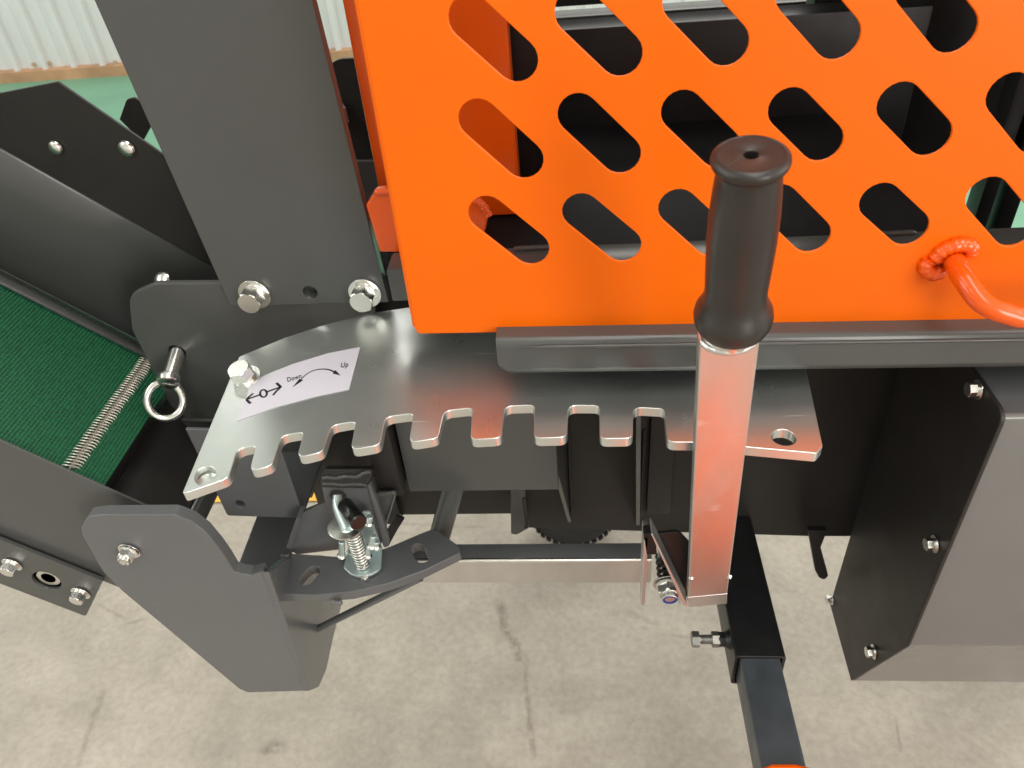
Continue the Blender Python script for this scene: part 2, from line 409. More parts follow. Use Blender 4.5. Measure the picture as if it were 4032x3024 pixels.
def bolt(parent, pos, axis, af, kind='head', mt=None, spin=0., extra=('wide', 'spring'), lift=0., name='bolt', label=None, head_len=1.):
    mt = mt or BRIGHT
    q = Vector((0, 0, 1)).rotation_difference(Vector(nrm(axis))) @ Quaternion((0, 0, 1), spin)
    base = A(pos)+nrm(axis)*(af*.11*(1 if extra else 0)+lift)
    M_ = Matrix.Translation(base-org(parent)) @ q.to_matrix().to_4x4() @ Matrix.Scale(af, 4)
    hz = .12 if 'spring' in extra else 0
    o = bpy.data.objects.new(name, umesh(kind, mt)); COL.objects.link(o); o.parent = parent
    o.matrix_local = M_ @ Matrix.Diagonal((1, 1, head_len, 1)) @ Matrix.Translation((0, 0, hz))
    if label: o['label'] = label
    for e in extra:
        if parent.parent is None:
            wv = bpy.data.objects.new('lock_washer' if e == 'spring' else 'nylon_ring' if e == 'ring' else 'washer', umesh(e, NYLON if e == 'ring' else mt)); COL.objects.link(wv)
            wv.parent = o; wv.matrix_local = Matrix.Translation((0, 0, -hz)) if e != 'ring' else Matrix()
    return o
def weld(name, path, r, mt, parent):
    """lumpy bead"""
    pts = catmull(path, 7); rs = random.Random(int(abs(path[0][0])*1e5)+3)
    ph = rs.random()*6; n = len(pts)
    return tube(name, pts, r, mt, parent, 8, False, lambda t: r*(.86+.22*abs(math.sin(t*n*.9+ph))+.1*rs.random()) if .02 < t < .98 else r*.5)

# ================================================================== THE HALL
def quad(name, x0, x1, y0, y1, z, mt):
    o = pymesh(name, [(x0, y0, z), (x1, y0, z), (x1, y1, z), (x0, y1, z)], [(0, 1, 2, 3)], mt, None, 0); o['kind'] = 'structure'
    return o
fl = pymesh('floor', [(-7, -6, 0), (9, -6, 0), (9, 5.2, 0), (-7, 5.2, 0)], [(0, 1, 2, 3)], None, None, 0)
# keep the floor's object space equal to world space so the marks fall where they lie
fl.data.transform(Matrix.Translation(fl.location)); fl.location = (0, 0, 0); fl.data.materials.append(concrete()); fl['kind'] = 'structure'
yl = PZ(830, 1981, 0)[1]
quad('painted_floor', -7, 9, yl+.10, 5.2, .004, GREENF)
quad('floor_line', -7, 9, yl, yl+.098, .004, YELLOW)
# ribbed sheet wall at the far end
WY = 5.17
wall = pymesh('wall', [(-7, WY+.05, 0), (9, WY+.05, 0), (9, WY+.05, 5), (-7, WY+.05, 5)], [(0, 1, 2, 3)], WHITEC, None, 0); wall['kind'] = 'structure'
def rib_profile(x0, x1):
    p = [(x0, 0)]; x = x0+.10
    while x < x1-.05:
        p += [(x-.026, 0), (x-.015, -.032), (x+.015, -.032), (x+.026, 0)]
        p += [(x+.075, 0), (x+.082, -.004), (x+.118, -.004), (x+.125, 0)]
        x += .20
    p.append((x1, 0)); return p
x = -7.0; pi_ = 0
while x < 9:
    pr = rib_profile(x, x+.80); vs = []; fs = []
    for a, b_ in pr: vs += [(a, WY+b_+(.0015 if pi_ % 2 else 0), .03), (a, WY+b_+(.0015 if pi_ % 2 else 0), 5.0)]
    for i in range(len(pr)-1): fs.append((2*i, 2*i+2, 2*i+3, 2*i+1))
    pymesh('wall_panel', vs, fs, WALLM, wall, 20); x += .80; pi_ += 1
pymesh('skirting_board', [(-7, WY-.045, .0), (9, WY-.045, 0), (9, WY-.045, .07), (-7, WY-.045, .07), (-7, WY+.01, .08), (9, WY+.01, .08)], [(0, 1, 2, 3), (3, 2, 5, 4)], WOOD, wall, 0)
for px_, py_ in ((133, 253), (196, 248), (455, 244), (1315, 195), (620, 235), (900, 220)):
    p = PY(px_, py_, WY-.004); cyl('screw', p, p-A((0, .012, 0)), .012, RUST, wall, 10)
for nm, pts in (('side_wall', [(-7, -6, 0), (-7, 5.2, 0), (-7, 5.2, 5), (-7, -6, 5)]), ('side_wall', [(9, -6, 0), (9, 5.2, 0), (9, 5.2, 5), (9, -6, 5)]), ('rear_wall', [(-7, -6, 0), (9, -6, 0), (9, -6, 5), (-7, -6, 5)]), ('ceiling', [(-7, -6, 5), (9, -6, 5), (9, 5.2, 5), (-7, 5.2, 5)])):
    o = pymesh(nm, pts, [(0, 1, 2, 3)], WHITEC, None, 0); o['kind'] = 'structure'

# ================================================================== GUARD
YG = .557
OUT = A((0, -1, 0))
g = thing('orange_guard', PY(1640, 1315, YG), 'bright orange steel guard with rows of slanted slots above the notched plate', 'machine guard')
meas = [(1,1,1,2035,238),(1,2,0,1884,470),(1,2,1,2063,630),(1,3,0,1917,841),(1,3,1,2091,979),(2,2,0,2276,449),(2,2,1,2445,609),(2,3,0,2288,832),(2,3,1,2452,966),(2,1,1,2445,214),(4,2,0,3109,428),(4,2,1,3238,558),(5,2,0,3540,407),(5,2,1,3663,536),(5,3,0,3464,793),(5,3,1,3579,898),(4,1,1,3299,145),(5,1,1,3757,118),(3,1,1,2862,172),(3,2,0,2685,437),(3,3,0,2668,816),(6,3,0,3886,770)]
MA = np.array([[1, c, r_, q, c*r_*0] for c, r_, q, _, _ in meas], float)[:, :4]
MB_ = np.array([PY(a, b_, YG)[[0, 2]] for _, _, _, a, b_ in meas])
sol = np.linalg.lstsq(MA, MB_, rcond=None)[0]
got = {(c, r_, q): PY(a, b_, YG) for c, r_, q, a, b_ in meas}
def cap_at(c, r_, q):
    if (c, r_, q) in got: return got[(c, r_, q)]
    o_ = (c, r_, 1-q); base = A([1, c, r_, q], ) @ sol
    if o_ in got:
        d = (A([1, c, r_, q]) @ sol)-(A([1, c, r_, 1-q]) @ sol); b0 = got[o_]; return A((b0[0]+d[0], YG, b0[2]+d[1]))
    return A((base[0], YG, base[1]))
holes = []
XR, ZT = 1.05, 1.62
for r_ in range(-4, 4):
    for c in range(1, 17):
        a_, b_ = cap_at(c, r_, 0), cap_at(c, r_, 1)
        if b_[0] > XR-.03 or a_[2] > ZT-.03: continue
        holes.append(slotpts(a_, b_, .0148, OUT, 10))
BL = PY(1640, 1315, YG); BR = PY(4032, 1270, YG)
zr = BL[2]+(BR[2]-BL[2])*(XR-BL[0])/(BR[0]-BL[0])
prism('panel', [BL, A((XR, YG, zr)), A((XR, YG, ZT)), A((PY(1440, 0, YG)[0]-.004, YG, ZT))], OUT, .003, ORANGE, g, [.005, 0, 0, 0], holes, .0007)
# turned-back left flange
xl0, xl1 = BL[0], PY(1440, 0, YG)[0]-.004
vs = []; fs = []
prof = [(0, .0012)]+[(-.0045*math.sin(a), .0012+.0045*(1-math.cos(a))) for a in np.linspace(.2, math.pi/2, 5)]+[(-.0045, .026), (-.0025, .026), (-.0025, .004)]
for (xx, zz) in ((xl0+.001, BL[2]+.006), (xl1+.001, ZT)):
    for a, b_ in prof: vs.append((xx+a, YG+b_, zz))
n_ = len(prof)
for i in range(n_-1): fs.append((i, i+1, n_+i+1, n_+i))
pymesh('side_flange', vs, fs, ORANGE, g, 50)
box('top_panel', (BL[0]-.05, YG+.005, ZT-.003), (XR, 1.15, ZT), BLACK, g, .001)  # unseen lid, added to darken the space behind the guard
# grab handle with its lumpy weld
hp = zc(3500, 850, 2.553, [(640, 430), (680, 500), (760, 640), (900, 830), (1040, 930), (1200, 985), (1358, 1020)])
ys = [YG+.002, YG-.012, YG-.030, YG-.044, YG-.050, YG-.052, YG-.053]
path = [PY(p[0], p[1], y_) for p, y_ in zip(hp, ys)]
xe = path[-1]
path += [xe+A((.03, 0, -.001)), xe+A((.09, 0, -.001)), xe+A((.125, .012, 0)), xe+A((.138, .034, .001)), xe+A((.14, .055, .001))]
tube('grab_handle', catmull(path, 6), .0082, ORANGE2, g, 20)
wc = PY(3755, 1000, YG-.001)
weld('weld_bead', [wc+A((-.014, 0, -.006)), wc+A((-.009, -.001, .004)), wc+A((.0, -.002, .009)), wc+A((.010, -.001, .007)), wc+A((.013, 0, -.001))], .0058, ORANGE2, g)
weld('weld_bead', [wc+A((-.017, 0, -.004)), wc+A((-.019, -.001, -.011)), wc+A((-.012, -.001, -.017)), wc+A((-.003, 0, -.014))], .0056, ORANGE2, g)

# ================================================================== SHELF LIP under the guard
fr = thing('machine_frame', (0.1, .70, .53), 'dark graphite welded machine frame of rails and panels under the orange guard', 'machine frame')
yl_ = YG-.020
zt_ = PY(2800, 1338, yl_)[2]; zb_ = PY(2800, 1457, yl_)[2]
x0 = PY(1957, 1400, yl_)[0]
prof = [(YG+.10, zt_+.004), (YG+.02, zt_+.003)]+[(yl_+.006-.006*math.sin(a), zt_-.006+.009*math.cos(a)) for a in np.linspace(0, math.pi/2, 6)]
xs = [x0, x0+.0006, x0+.002, x0+.0045, x0+.008, x0+.012, x0+.02, x0+.2, 1.05]
rc = .0125; vs = []; fs = []
tilt = lambda x_: -.018*(x_-.11)
zbs = [zb_+(rc-math.sqrt(max(rc*rc-(rc-(x_-x0))**2, 0)) if x_-x0 < rc else 0) for x_ in xs]
nn = len(prof)+3
for x_, zb in zip(xs, zbs):
    top = prof[-1][1]
    for (a, b_) in prof+[(yl_, top+(zb-top)*.4), (yl_, top+(zb-top)*.8), (yl_, zb)]: vs.append((x_, a, b_+tilt(x_)))
for i in range(len(xs)-1):
    for j in range(nn-1): fs.append((i*nn+j, (i+1)*nn+j, (i+1)*nn+j+1, i*nn+j+1))
o = pymesh('shelf_lip', vs, fs, GREY, fr, 40)
md = o.modifiers.new('s', 'SOLIDIFY'); md.thickness = .004; md.offset = -1
wz = prof[-2][1]
weld('weld_bead', [A((x0+.02+.08*i, yl_-.0005, prof[-1][1]+.0015+tilt(x0+.08*i))) for i in range(13)], .0014, GREY, fr)

# ================================================================== NOTCHED PLATE
ZP = .912
UP = A((0, 0, 1))
z5 = lambda pts: zc(700, 1200, 1.659, pts)
z6 = lambda pts: zc(1700, 1200, 1.659, pts)
ol = z5([(25, 1238), (332, 1130), (388, 942), (510, 918), (466, 1092), (617, 1048), (675, 855), (822, 830), (776, 1002), (947, 960), (1003, 788), (1163, 760), (1128, 948), (1322, 915), (1355, 732), (1538, 708), (1510, 902), (1702, 870), (1740, 693), (1924, 673), (1910, 882), (2118, 870)])
ol += z6([(475, 662), (670, 655), (666, 872), (884, 866), (890, 656), (1094, 659), (1097, 876), (1314, 872), (1316, 670), (1518, 680), (1538, 897)])
ol += [(2762, 1742), (2768, 1618), (2895, 1626), (2905, 1757), (3216, 1785), (3240, 1757), (3176, 1460), (3128, 1225), (2900, 1200), (2300, 1168), (1960, 1172), (1628, 1207), (1453, 1234), (1273, 1280), (1122, 1329), (941, 1404)]
rad = [.003, .008]+[.0085, .0045, .0075, .0075]*9+[.0085, .0045, .006, .004, .006]+[.0]*8+[.004]
P3 = [PZ(x_, y_, ZP) for x_, y_ in ol]; rad = (rad+[0]*60)[:len(P3)]
i0 = len(P3)-12
rad = [.003, .008]; kk = 0
for i in range(2, len(P3)-12):
    rad.append((.0085, .0050, .0070, .0078)[(i-2) % 4])
rad += [.004, .006]+[0.]*9+[.004]
rad = rad[:len(P3)]
np_ = thing('notched_plate', PZ(2000, 1500, ZP), 'thick zinc plate with a row of square notches along its front edge', 'notched plate')
hl = [circ(PZ(808, 1872, ZP), UP, .0085, 28, .0115, (1, .5, 0)), circ(PZ(3086, 1722, ZP), UP, .0098, 28)]
prism('plate', P3, UP, .0096, ZINC, np_, rad, hl, .0006, 7)
bolt(np_, PZ(966, 1490, ZP), (-.12, -.22, 1), .0205, spin=.5)
# sticker
sc = z5([(388, 758), (1118, 552), (1192, 275), (985, 315), (752, 386), (600, 446), (487, 492)])
scb = z5([(388, 758), (640, 668), (900, 598), (1118, 552), (1192, 275), (985, 315), (752, 386), (600, 446), (487, 500)])
st = thing('direction_sticker', PZ(*sc[0], ZP), 'white sticker with black arrows and the words Down and Up on the notched plate', 'sticker')
prism('paper', [PZ(a, b_, ZP+.0006) for a, b_ in scb], UP, .0005, STICKER, st, [0]*9, [], .0001)
ZS = ZP+.0006
def ink_path(pts, wd, name, closed=False, sub=6):
    c = catmull([PZ(a, b_, ZS) for a, b_ in z5(pts)], sub); vs = []; fs = []; n = len(c)
    for j, p in enumerate(c):
        d = nrm(c[min(j+1, n-1)]-c[max(j-1, 0)]); s = A((-d[1], d[0], 0)); wj = wd(j/(n-1)) if callable(wd) else wd
        vs += [p+s*wj/2+A((0, 0, .0003)), p-s*wj/2+A((0, 0, .0003)), p-s*wj/2, p+s*wj/2]
    for j in range(n-1):
        for q in range(4): fs.append((4*j+q, 4*j+(q+1) % 4, 4*j+4+(q+1) % 4, 4*j+4+q))
    return vs, fs
def joined(name, items, mt, parent):
    V_ = []; F_ = []
    for v_, f_ in items:
        o_ = len(V_); V_ += list(v_); F_ += [tuple(i+o_ for i in t) for t in f_]
    return pymesh(name, V_, F_, mt, parent, 0)
def ink_poly(pts):
    v_ = [PZ(a, b_, ZS)+A((0, 0, .0003)) for a, b_ in z5(pts)]+[PZ(a, b_, ZS) for a, b_ in z5(pts)]; n = len(pts)
    return v_, [tuple(range(n))]+[(i, (i+1) % n, n+(i+1) % n, n+i) for i in range(n)]
wl = .0019
joined('double_arrow_mark', [ink_path([(455, 617), (505, 600), (540, 588)], wl, ''), ink_path([(492, 580), (455, 612), (452, 618)], wl, ''), ink_path([(450, 620), (462, 634), (476, 645)], wl*1.35, ''),
    ink_path([(575, 573), (620, 556), (668, 540)], wl, ''), ink_path([(645, 512), (660, 526), (674, 540)], wl*1.35, ''), ink_path([(672, 540), (645, 565), (622, 592)], wl, '')], INK, st)
joined('circle_mark', [ink_path([(560+22*math.cos(a), 580+24*math.sin(a)) for a in np.linspace(0, 2*math.pi, 17)], wl, '', sub=2)], INK, st)
joined('curved_arrow_mark', [ink_path([(800, 492), (850, 448), (900, 427), (950, 421), (990, 426), (1025, 440)], lambda t: .0007+.0011*t, ''),
    ink_poly([(1062, 462), (1012, 450), (1030, 428)]), ink_poly([(752, 538), (795, 485), (818, 494)])], INK, st)
def text(txt, a, b_, h, italic=.0):
    """a, b_: zoom pixels of the ends of the base line; h: cap height in m"""
    cu = bpy.data.curves.new(txt, 'FONT'); cu.body = txt; cu.size = 1; cu.shear = italic; cu.extrude = .02; cu.space_character = 1.06
    tmp = bpy.data.objects.new('tmp', cu); COL.objects.link(tmp); bpy.context.view_layer.update()
    me = bpy.data.meshes.new_from_object(tmp); bpy.data.objects.remove(tmp)
    xs_ = [v.co.x for v in me.vertices]; wd = max(xs_)-min(xs_)
    p0, p1 = [PZ(*q, ZS) for q in z5([a, b_])]; U = nrm(p1-p0); V = A((-U[1], U[0], 0)); sx = np.linalg.norm(p1-p0)/wd
    M_ = Matrix([[U[0]*sx, V[0]*h, 0, p0[0]], [U[1]*sx, V[1]*h, 0, p0[1]], [0, 0, .01, ZS+.0002], [0, 0, 0, 1]])
    me.transform(M_); me.materials.clear(); return finish('word_mark', me, INK, st, 0)
text('Down', (716, 506), (808, 478), .0105, .12); text('Up', (1062, 412), (1110, 405), .0115, .12)

# ================================================================== LEVER
LB = A((.1185, .470, .718)); LT = A((.0955, .410, 1.058)); LD = nrm(LT-LB)
lv = thing('control_lever', LB, 'upright zinc lever bar with a black rubber grip standing in front of the notched plate', 'lever')
pb = [PY(2712, 2374, .470), PY(2862, 2352, .470)]
SIDE = nrm(pb[1]-pb[0]); SIDE = nrm(SIDE-LD*(SIDE @ LD)); LN = nrm(np.cross(SIDE, LD)); LN = LN if LN[1] < 0 else -LN
Pl = LB
def PLV(x_, y_): return PH(x_, y_, Pl, LN)
q = [PLV(2709, 2353), PLV(2864, 2338), PLV(2992, 1345), PLV(2756, 1345)]
prism('bar', q, LN, .0105, ZINCB, lv, [.0012, .0012, .002, .002], [], .0011)
fa, fb = PLV(2709, 2353), PLV(2864, 2338)
fc, fd = [PH(a, b_, fa-LN*.0035, LN) for a, b_ in ((2862, 2377), (2710, 2390))]
nf = nrm(np.cross(fb-fa, fc-fa)); nf = nf if nf[1] < 0 else -nf
prism('foot_bend', [fa+LN*.0002, fb+LN*.0002, fc, fd], nf, .006, ZINCB, lv, 0, [], .0006)
# small weld remains at the foot of the bar
for a, b_ in ((2722, 2278), (2873, 2274)):
    p = PLV(a, b_); lathe('weld_spot', p-LN*.001, p+LN*.0016, [(0, .0028), (.6, .0022), (1, .001)], BRIGHT, lv, 10)
gA = PLV(2876, 1345)-LN*.006
gB = PH(2881, 1290, Pl-LN*.006, LN)
gT = PH(2958, 606, Pl-LN*.006, LN)
cyl('collar', gA-LD*.004, gB+LD*.004, .0172, BRIGHT, lv, 32, .003)
weld('weld_bead', [gA+(SIDE*math.cos(a)*.0178+LN*math.sin(a)*.0150) for a in np.linspace(-.2, math.pi+.2, 6)], .0024, ZINCB, lv)
gl = np.linalg.norm(gT-gB)
pf = [(-.02, .0150), (.0, .0198), (.02, .0220), (.06, .0240), (.095, .0245), (.13, .0236), (.17, .0210), (.21, .0192), (.26, .0186), (.4, .0192), (.55, .0197), (.7, .0194), (.82, .0184), (.89, .0176), (.92, .0172), (.935, .0175), (.945, .0193), (.958, .0203), (.972, .0207), (.988, .0202), (1.0, .0184), (1.001, .0172), (.998, .0170), (.998, .0046), (.995, .0040), (.93, .0038), (.92, .001)]
gg = lathe('grip', gB, gT, pf, RUBBER, lv, 64, True, 50)
mp_ = gT-LD*.0002
tube('mould_line', [mp_+(-SIDE*math.cos(a)*r_+LN*math.sin(a)*r_) for a, r_ in ((.55, .0165), (.5, .011), (.35, .007), (.3, .0052))], .00035, RUBBER, lv, 6)
# lower bracket: slanting strap, side plate and spring bolt
z4 = lambda pts: zc(2400, 1900, 2.074, pts)
lb = thing('lever_bracket', PY(2600, 2380, .52), 'folded steel bracket with a spring loaded bolt at the foot of the lever', 'bracket')
e = [PY(*p, .474) for p in z4([(640, 1016), (606, 1005), (340, 425), (352, 420)])]
prism('slanted_strap', e, OUT, .020, ZINCB, lb, .0006, [], .0005)
prism('black_web', [PY(*p, .497) for p in z4([(347, 424), (562, 404), (655, 500), (655, 930), (612, 935)])], OUT, .004, BLACK, lb, [.002, .006, .002, 0, 0], [], .0006)
s0, s1 = [PY(*p, .50) for p in z4([(318, 430), (355, 1005)])]
prism('side_plate', [A((s0[0], .50, s0[2])), A((s1[0], .50, s1[2])), A((s1[0], .520, s1[2]+.004)), A((s0[0], .525, s0[2]))], (1, 0, 0), .004, ZINCB, lb, [.004, .002, .002, .01], [], .0006)
c0, c1 = [PY(*p, .50) for p in z4([(325, 425), (350, 590)])]
prism('clip', [c0+A((-.006, 0, .001)), c0+A((.006, 0, .001)), c1+A((.0045, 0, 0)), c1+A((-.006, 0, 0))], OUT, .012, BLACK, lb, [.004, .002, .001, .001])
nb = PY(2634, 2328, .500)
axs = nrm(A((.00, -1, -.12)))
cyl('bolt_shank', nb-axs*.045, nb-axs*.0, .005, BRIGHT, lb, 16)
hel = []
for i in range(91):
    t_ = i/90; a = t_*2*math.pi*5; u_, v_ = ring_frame(axs); hel.append(nb-axs*(.010+.035*t_)+(u_*math.cos(a)+v_*math.sin(a))*.0092)
tube('spring', hel, .0019, BLACK, lb, 8)
bolt(lb, nb-axs*.009, axs, .0205, 'nut', BRIGHT, .2, ('wide', 'ring'), 0, 'lock_nut', 'lock nut with a blue nylon ring')
prism('back_strap', [PY(2593, 2300, .535), PY(2680, 2385, .535), PY(2700, 2200, .535), PY(2590, 2150, .535)], OUT, .003, BLUEZ, lb)

# ================================================================== COLUMN
YC = .690
cl = thing('column', PY(1200, 1200, YC), 'wide dark grey upright steel plate bolted on left of the orange guard', 'column')
tl, tr_, br, bl = PY(370, 0, YC), PY(1228, 0, YC), PY(1529, 1191, YC), PY(907, 1207, YC)
xl_ = PY(640, 590, YC)[0]; 
up = 1.7
def ext(a, b_, z_): t_ = (z_-b_[2])/(a[2]-b_[2]); return b_+(a-b_)*t_
tl2, tr2 = ext(tl, bl, up), ext(tr_, br, up)
hole = circ(PY(1221, 1153, YC), OUT, .0078, 24)
prism('face', [bl, br, tr2, tl2], OUT, .014, GREY, cl, [.006, .002, .002, .002], [hole], .001)
for px_, py_ in ((1003, 1159), (1437, 1154)):
    bolt(cl, PY(px_, py_, YC), (-.05, -1, -.04), .0232, spin=.35+.3*(px_ > 1200), head_len=1.05)
# ================================================================== GUSSET with eye bolt
YU = .706
gp = thing('pivot_plate', PY(900, 1600, YU), 'rounded dark grey plate behind the column base holding the eye bolt', 'plate')
gs = [(600, 1128), (850, 1116), (1500, 1112), (1500, 1330), (1300, 1640), (760, 1652), (512, 1290), (503, 1200)]
gs = [(610, 1117), (1480, 1110), (1480, 1400), (1300, 1660), (745, 1652), (672, 1600), (520, 1300), (505, 1160)]
hpin = PY(697, 1388, YU)
prism('plate', [PY(a, b_, YU) for a, b_ in gs], OUT, .008, GREY, gp, [.03, 0, 0, 0, .002, .03, .02, .028], [circ(hpin, OUT, .0100, 20)], .0012)
ls = [(690, 1645), (880, 1650), (1100, 1650), (1240, 2000), (900, 2000)]
prism('lower_plate', [PY(a, b_, YU+.001) for a, b_ in [(716, 1655), (1250, 1665), (1230, 1960), (880, 1990)]], OUT, .008, GREY, gp, [.002, .002, .002, .01])
weld('weld_bead', [PY(x_, y_, YU) for x_, y_ in ((716, 1652), (790, 1655), (860, 1656))], .003, GREY, gp)
bolt(gp, PY(640, 1103, .72), (-.2, -.6, .8), .019, 'dome', BRIGHT, 0, (), 0)
eb = thing('eye_bolt', PY(660, 1500, .60), 'zinc eye bolt with a ring sticking out of the rounded plate beside the belt', 'eye bolt')
e1_ = PY(668, 1492, .672)
cyl('shank', hpin+A((0, .004, 0)), e1_, .0088, BRIGHT, eb, 28)
ed = nrm(e1_-hpin)
lathe('collar', e1_-ed*.004, e1_+ed*.008, [(0, .0095), (.1, .0128), (.45, .0138), (.8, .0126), (1, .009)], BRIGHT, eb, 28)
rc_ = PY(650, 1577, .662); rn = nrm(A((.30, -.90, .55)))
ur = nrm(np.cross(rn, A((1, 0, 0)))); vr = np.cross(rn, ur)
rr_ = .0196
tube('ring', [rc_+(ur*math.cos(a)*rr_*1.08+vr*math.sin(a)*rr_) for a in np.linspace(0, 2*math.pi, 48, endpoint=False)], .0046, BRIGHT, eb, 14, True)

# ================================================================== CONVEYOR
T = A((.7717, 0, -.636)); NN = A((.636, 0, .7717))
def C3(t, y, n): return T*t+A((0, y, 0))+NN*n
cv = thing('conveyor', C3(-.95, .64, .05), 'sloping belt conveyor with a green belt between dark grey side plates', 'conveyor')
YF, YBK = .540, .742
BELT = belt_mat(T, None)
nb_, t0, t1 = .294, -1.75, -.896
# belt built with its woven cross ribs
vs = []; fs = []; stp = .0037; n_ = int((t1-t0)/stp)
prof = []
for i in range(n_+1):
    t_ = t0+stp*i; prof += [(t_, nb_-.0006), (t_+stp*.3, nb_+.0006), (t_+stp*.65, nb_+.0006), (t_+stp*.85, nb_-.0006)]
prof = [p for p in prof if p[0] < t1]+[(t1, nb_)]
for t_, n1 in prof: vs += [C3(t_, YF+.004, n1), C3(t_, YBK+.002, n1)]
for i in range(len(prof)-1): fs.append((2*i, 2*i+1, 2*i+3, 2*i+2))
b0 = len(vs); vs += [C3(t0, YF+.004, nb_-.005), C3(t0, YBK+.002, nb_-.005), C3(t1, YF+.004, nb_-.005), C3(t1, YBK+.002, nb_-.005)]
e_ = 2*(len(prof)-1); fs += [(b0, b0+1, b0+3, b0+2), (e_, e_+1, b0+3, b0+2), (0, 1, b0+1, b0)]
pymesh('belt', vs, fs, BELT, cv, 20)
# wire lacing of the belt joint: many small hooks, one part
vs = []; fs = []
ts = -.9335; rs = random.Random(5)
def add_tube(pts, r, seg=6):
    o_ = len(vs); u = None
    for j, p in enumerate(pts):
        d = nrm(A(pts[min(j+1, len(pts)-1)])-A(pts[max(j-1, 0)]))
        if u is None: u, v = ring_frame(d)
        u = nrm(u-d*(u @ d)); v = np.cross(d, u)
        for i in range(seg): a = 2*math.pi*i/seg; vs.append(A(p)+(u*math.cos(a)+v*math.sin(a))*r)
    for j in range(len(pts)-1):
        for i in range(seg): fs.append((o_+j*seg+i, o_+j*seg+(i+1) % seg, o_+(j+1)*seg+(i+1) % seg, o_+(j+1)*seg+i))
nh = 46
for i in range(nh):
    y_ = YF+.008+(YBK-YF-.010)*(i+.5)/nh; dy = .0009; ja = rs.uniform(-.0006, .0006)
    add_tube([C3(ts-.0082+ja, y_-dy, nb_+.0002), C3(ts-.0064, y_-dy, nb_+.0016), C3(ts-.001, y_+dy*.5, nb_+.0022), C3(ts+.003, y_+dy, nb_+.0008)], .00075, 5)
    y2 = y_+(YBK-YF)/nh*.5
    add_tube([C3(ts+.0082+ja, y2+dy, nb_+.0002), C3(ts+.0064, y2+dy, nb_+.0016), C3(ts+.001, y2-dy*.5, nb_+.0022), C3(ts-.003, y2-dy, nb_+.0008)], .00075, 5)
add_tube([C3(ts, YF+.006, nb_+.0014), C3(ts, YBK, nb_+.0014)], .0012, 6)
o = pymesh('belt_lacing', vs, fs, LACE, cv, 60); o['kind'] = 'stuff'
# side plates
te = float(PH(752, 1990, C3(0, 0, .255), NN) @ T)
def ppl(y, pts): return [C3(t_, y, n1) for t_, n1 in pts]
bot = -.10
prism('front_side_plate', ppl(YF, [(-1.9, .137), (te+.02, .137), (te+.02, .300), (-1.9, .307)]), OUT, .003, GREY, cv, [0, .004, .004, 0], [], .0008)
lp = [PY(a, b_, .531) for a, b_ in ((404, 2288), (337, 2428))]
tt = [(p @ T, p @ NN) for p in lp]
ct = PY(183, 2287, .531)
hb = circ(ct, OUT, .0165, 32)
bp_ = prism('bearing_plate', ppl(.531, [(-1.9, tt[1][1]-.002), (tt[1][0], tt[1][1]), (tt[0][0], tt[0][1]), (-1.9, tt[0][1]-.002)]), OUT, .005, GREY, cv, [0, .004, .002, 0], [hb], .0008)
lathe('bearing', ct+A((0, .004, 0)), ct+A((0, .012, 0)), [(0, .018), (0, .0135), (.3, .012), (.3, .0095), (.0, .0085), (.0, .002)], BRIGHT, cv, 32)
cyl('axle_end', ct+A((0, .012, 0)), ct+A((0, .004, 0)), .006, BRIGHT, cv)
for a, b_ in ((48, 2222), (318, 2335)): bolt(cv, PY(a, b_, .531), (-.1, -1, -.1), .0152, spin=.4, extra=('wide', 'spring'))
# back side: flange, sloping skirt, upright plate
YS, NR = .812, .411
sk = [(YBK, .2935), (YBK+.031, .2845), (YS, NR)]
def strip(name, prof, ta, tb, th, mt):
    vs = []; fs = []
    for t_ in (ta, tb):
        for y_, n1 in prof: vs.append(C3(t_, y_, n1))
    n1 = len(prof)
    for i in range(n1-1): fs.append((i, i+1, n1+i+1, n1+i))
    o = pymesh(name, vs, fs, mt, cv, 20); md = o.modifiers.new('s', 'SOLIDIFY'); md.thickness = th; md.offset = 0; return o
strip('belt_flange', [(YBK-.004, .297), (YBK-.002, .300), (YBK+.031, .2845)], -1.9, te+.02, .002, GREY)
strip('skirt', [(YBK+.031, .2860), (YS, NR), (YS+.004, NR+.006)], -1.9, -.74, .003, GREY)
tp = [PY(a, b_, YS) for a, b_ in ((0, 366), (228, 321))]
tpn = [(p @ T, p @ NN) for p in tp]
prism('upright_plate', ppl(YS-.001, [(-1.9, NR+.004), (-.74, NR+.004), (-.74, tpn[1][1]-.035), (tpn[1][0], tpn[1][1]), (tpn[0][0], tpn[0][1]), (-1.9, .30+NR-.22)]), OUT, .004, GREYD, cv, 0, [], .0008)  # darker than the skirt: shade on the upright face put into the paint
for a, b_, f_ in ((221, 581, .0165), (501, 585, .0195)): bolt(cv, PY(a, b_, YS-.002), (-.1, -1, 0), f_, 'dome', BRIGHT, 0, (), 0)
pb_ = PY(520, 410, .93)
prism('end_tab', [PY(470, 470, .93), PY(560, 560, .93), PY(620, 450, .93), PY(530, 384, .93), PY(498, 390, .93)], OUT, .004, GREYD, cv, [0, 0, 0, .004, .01])
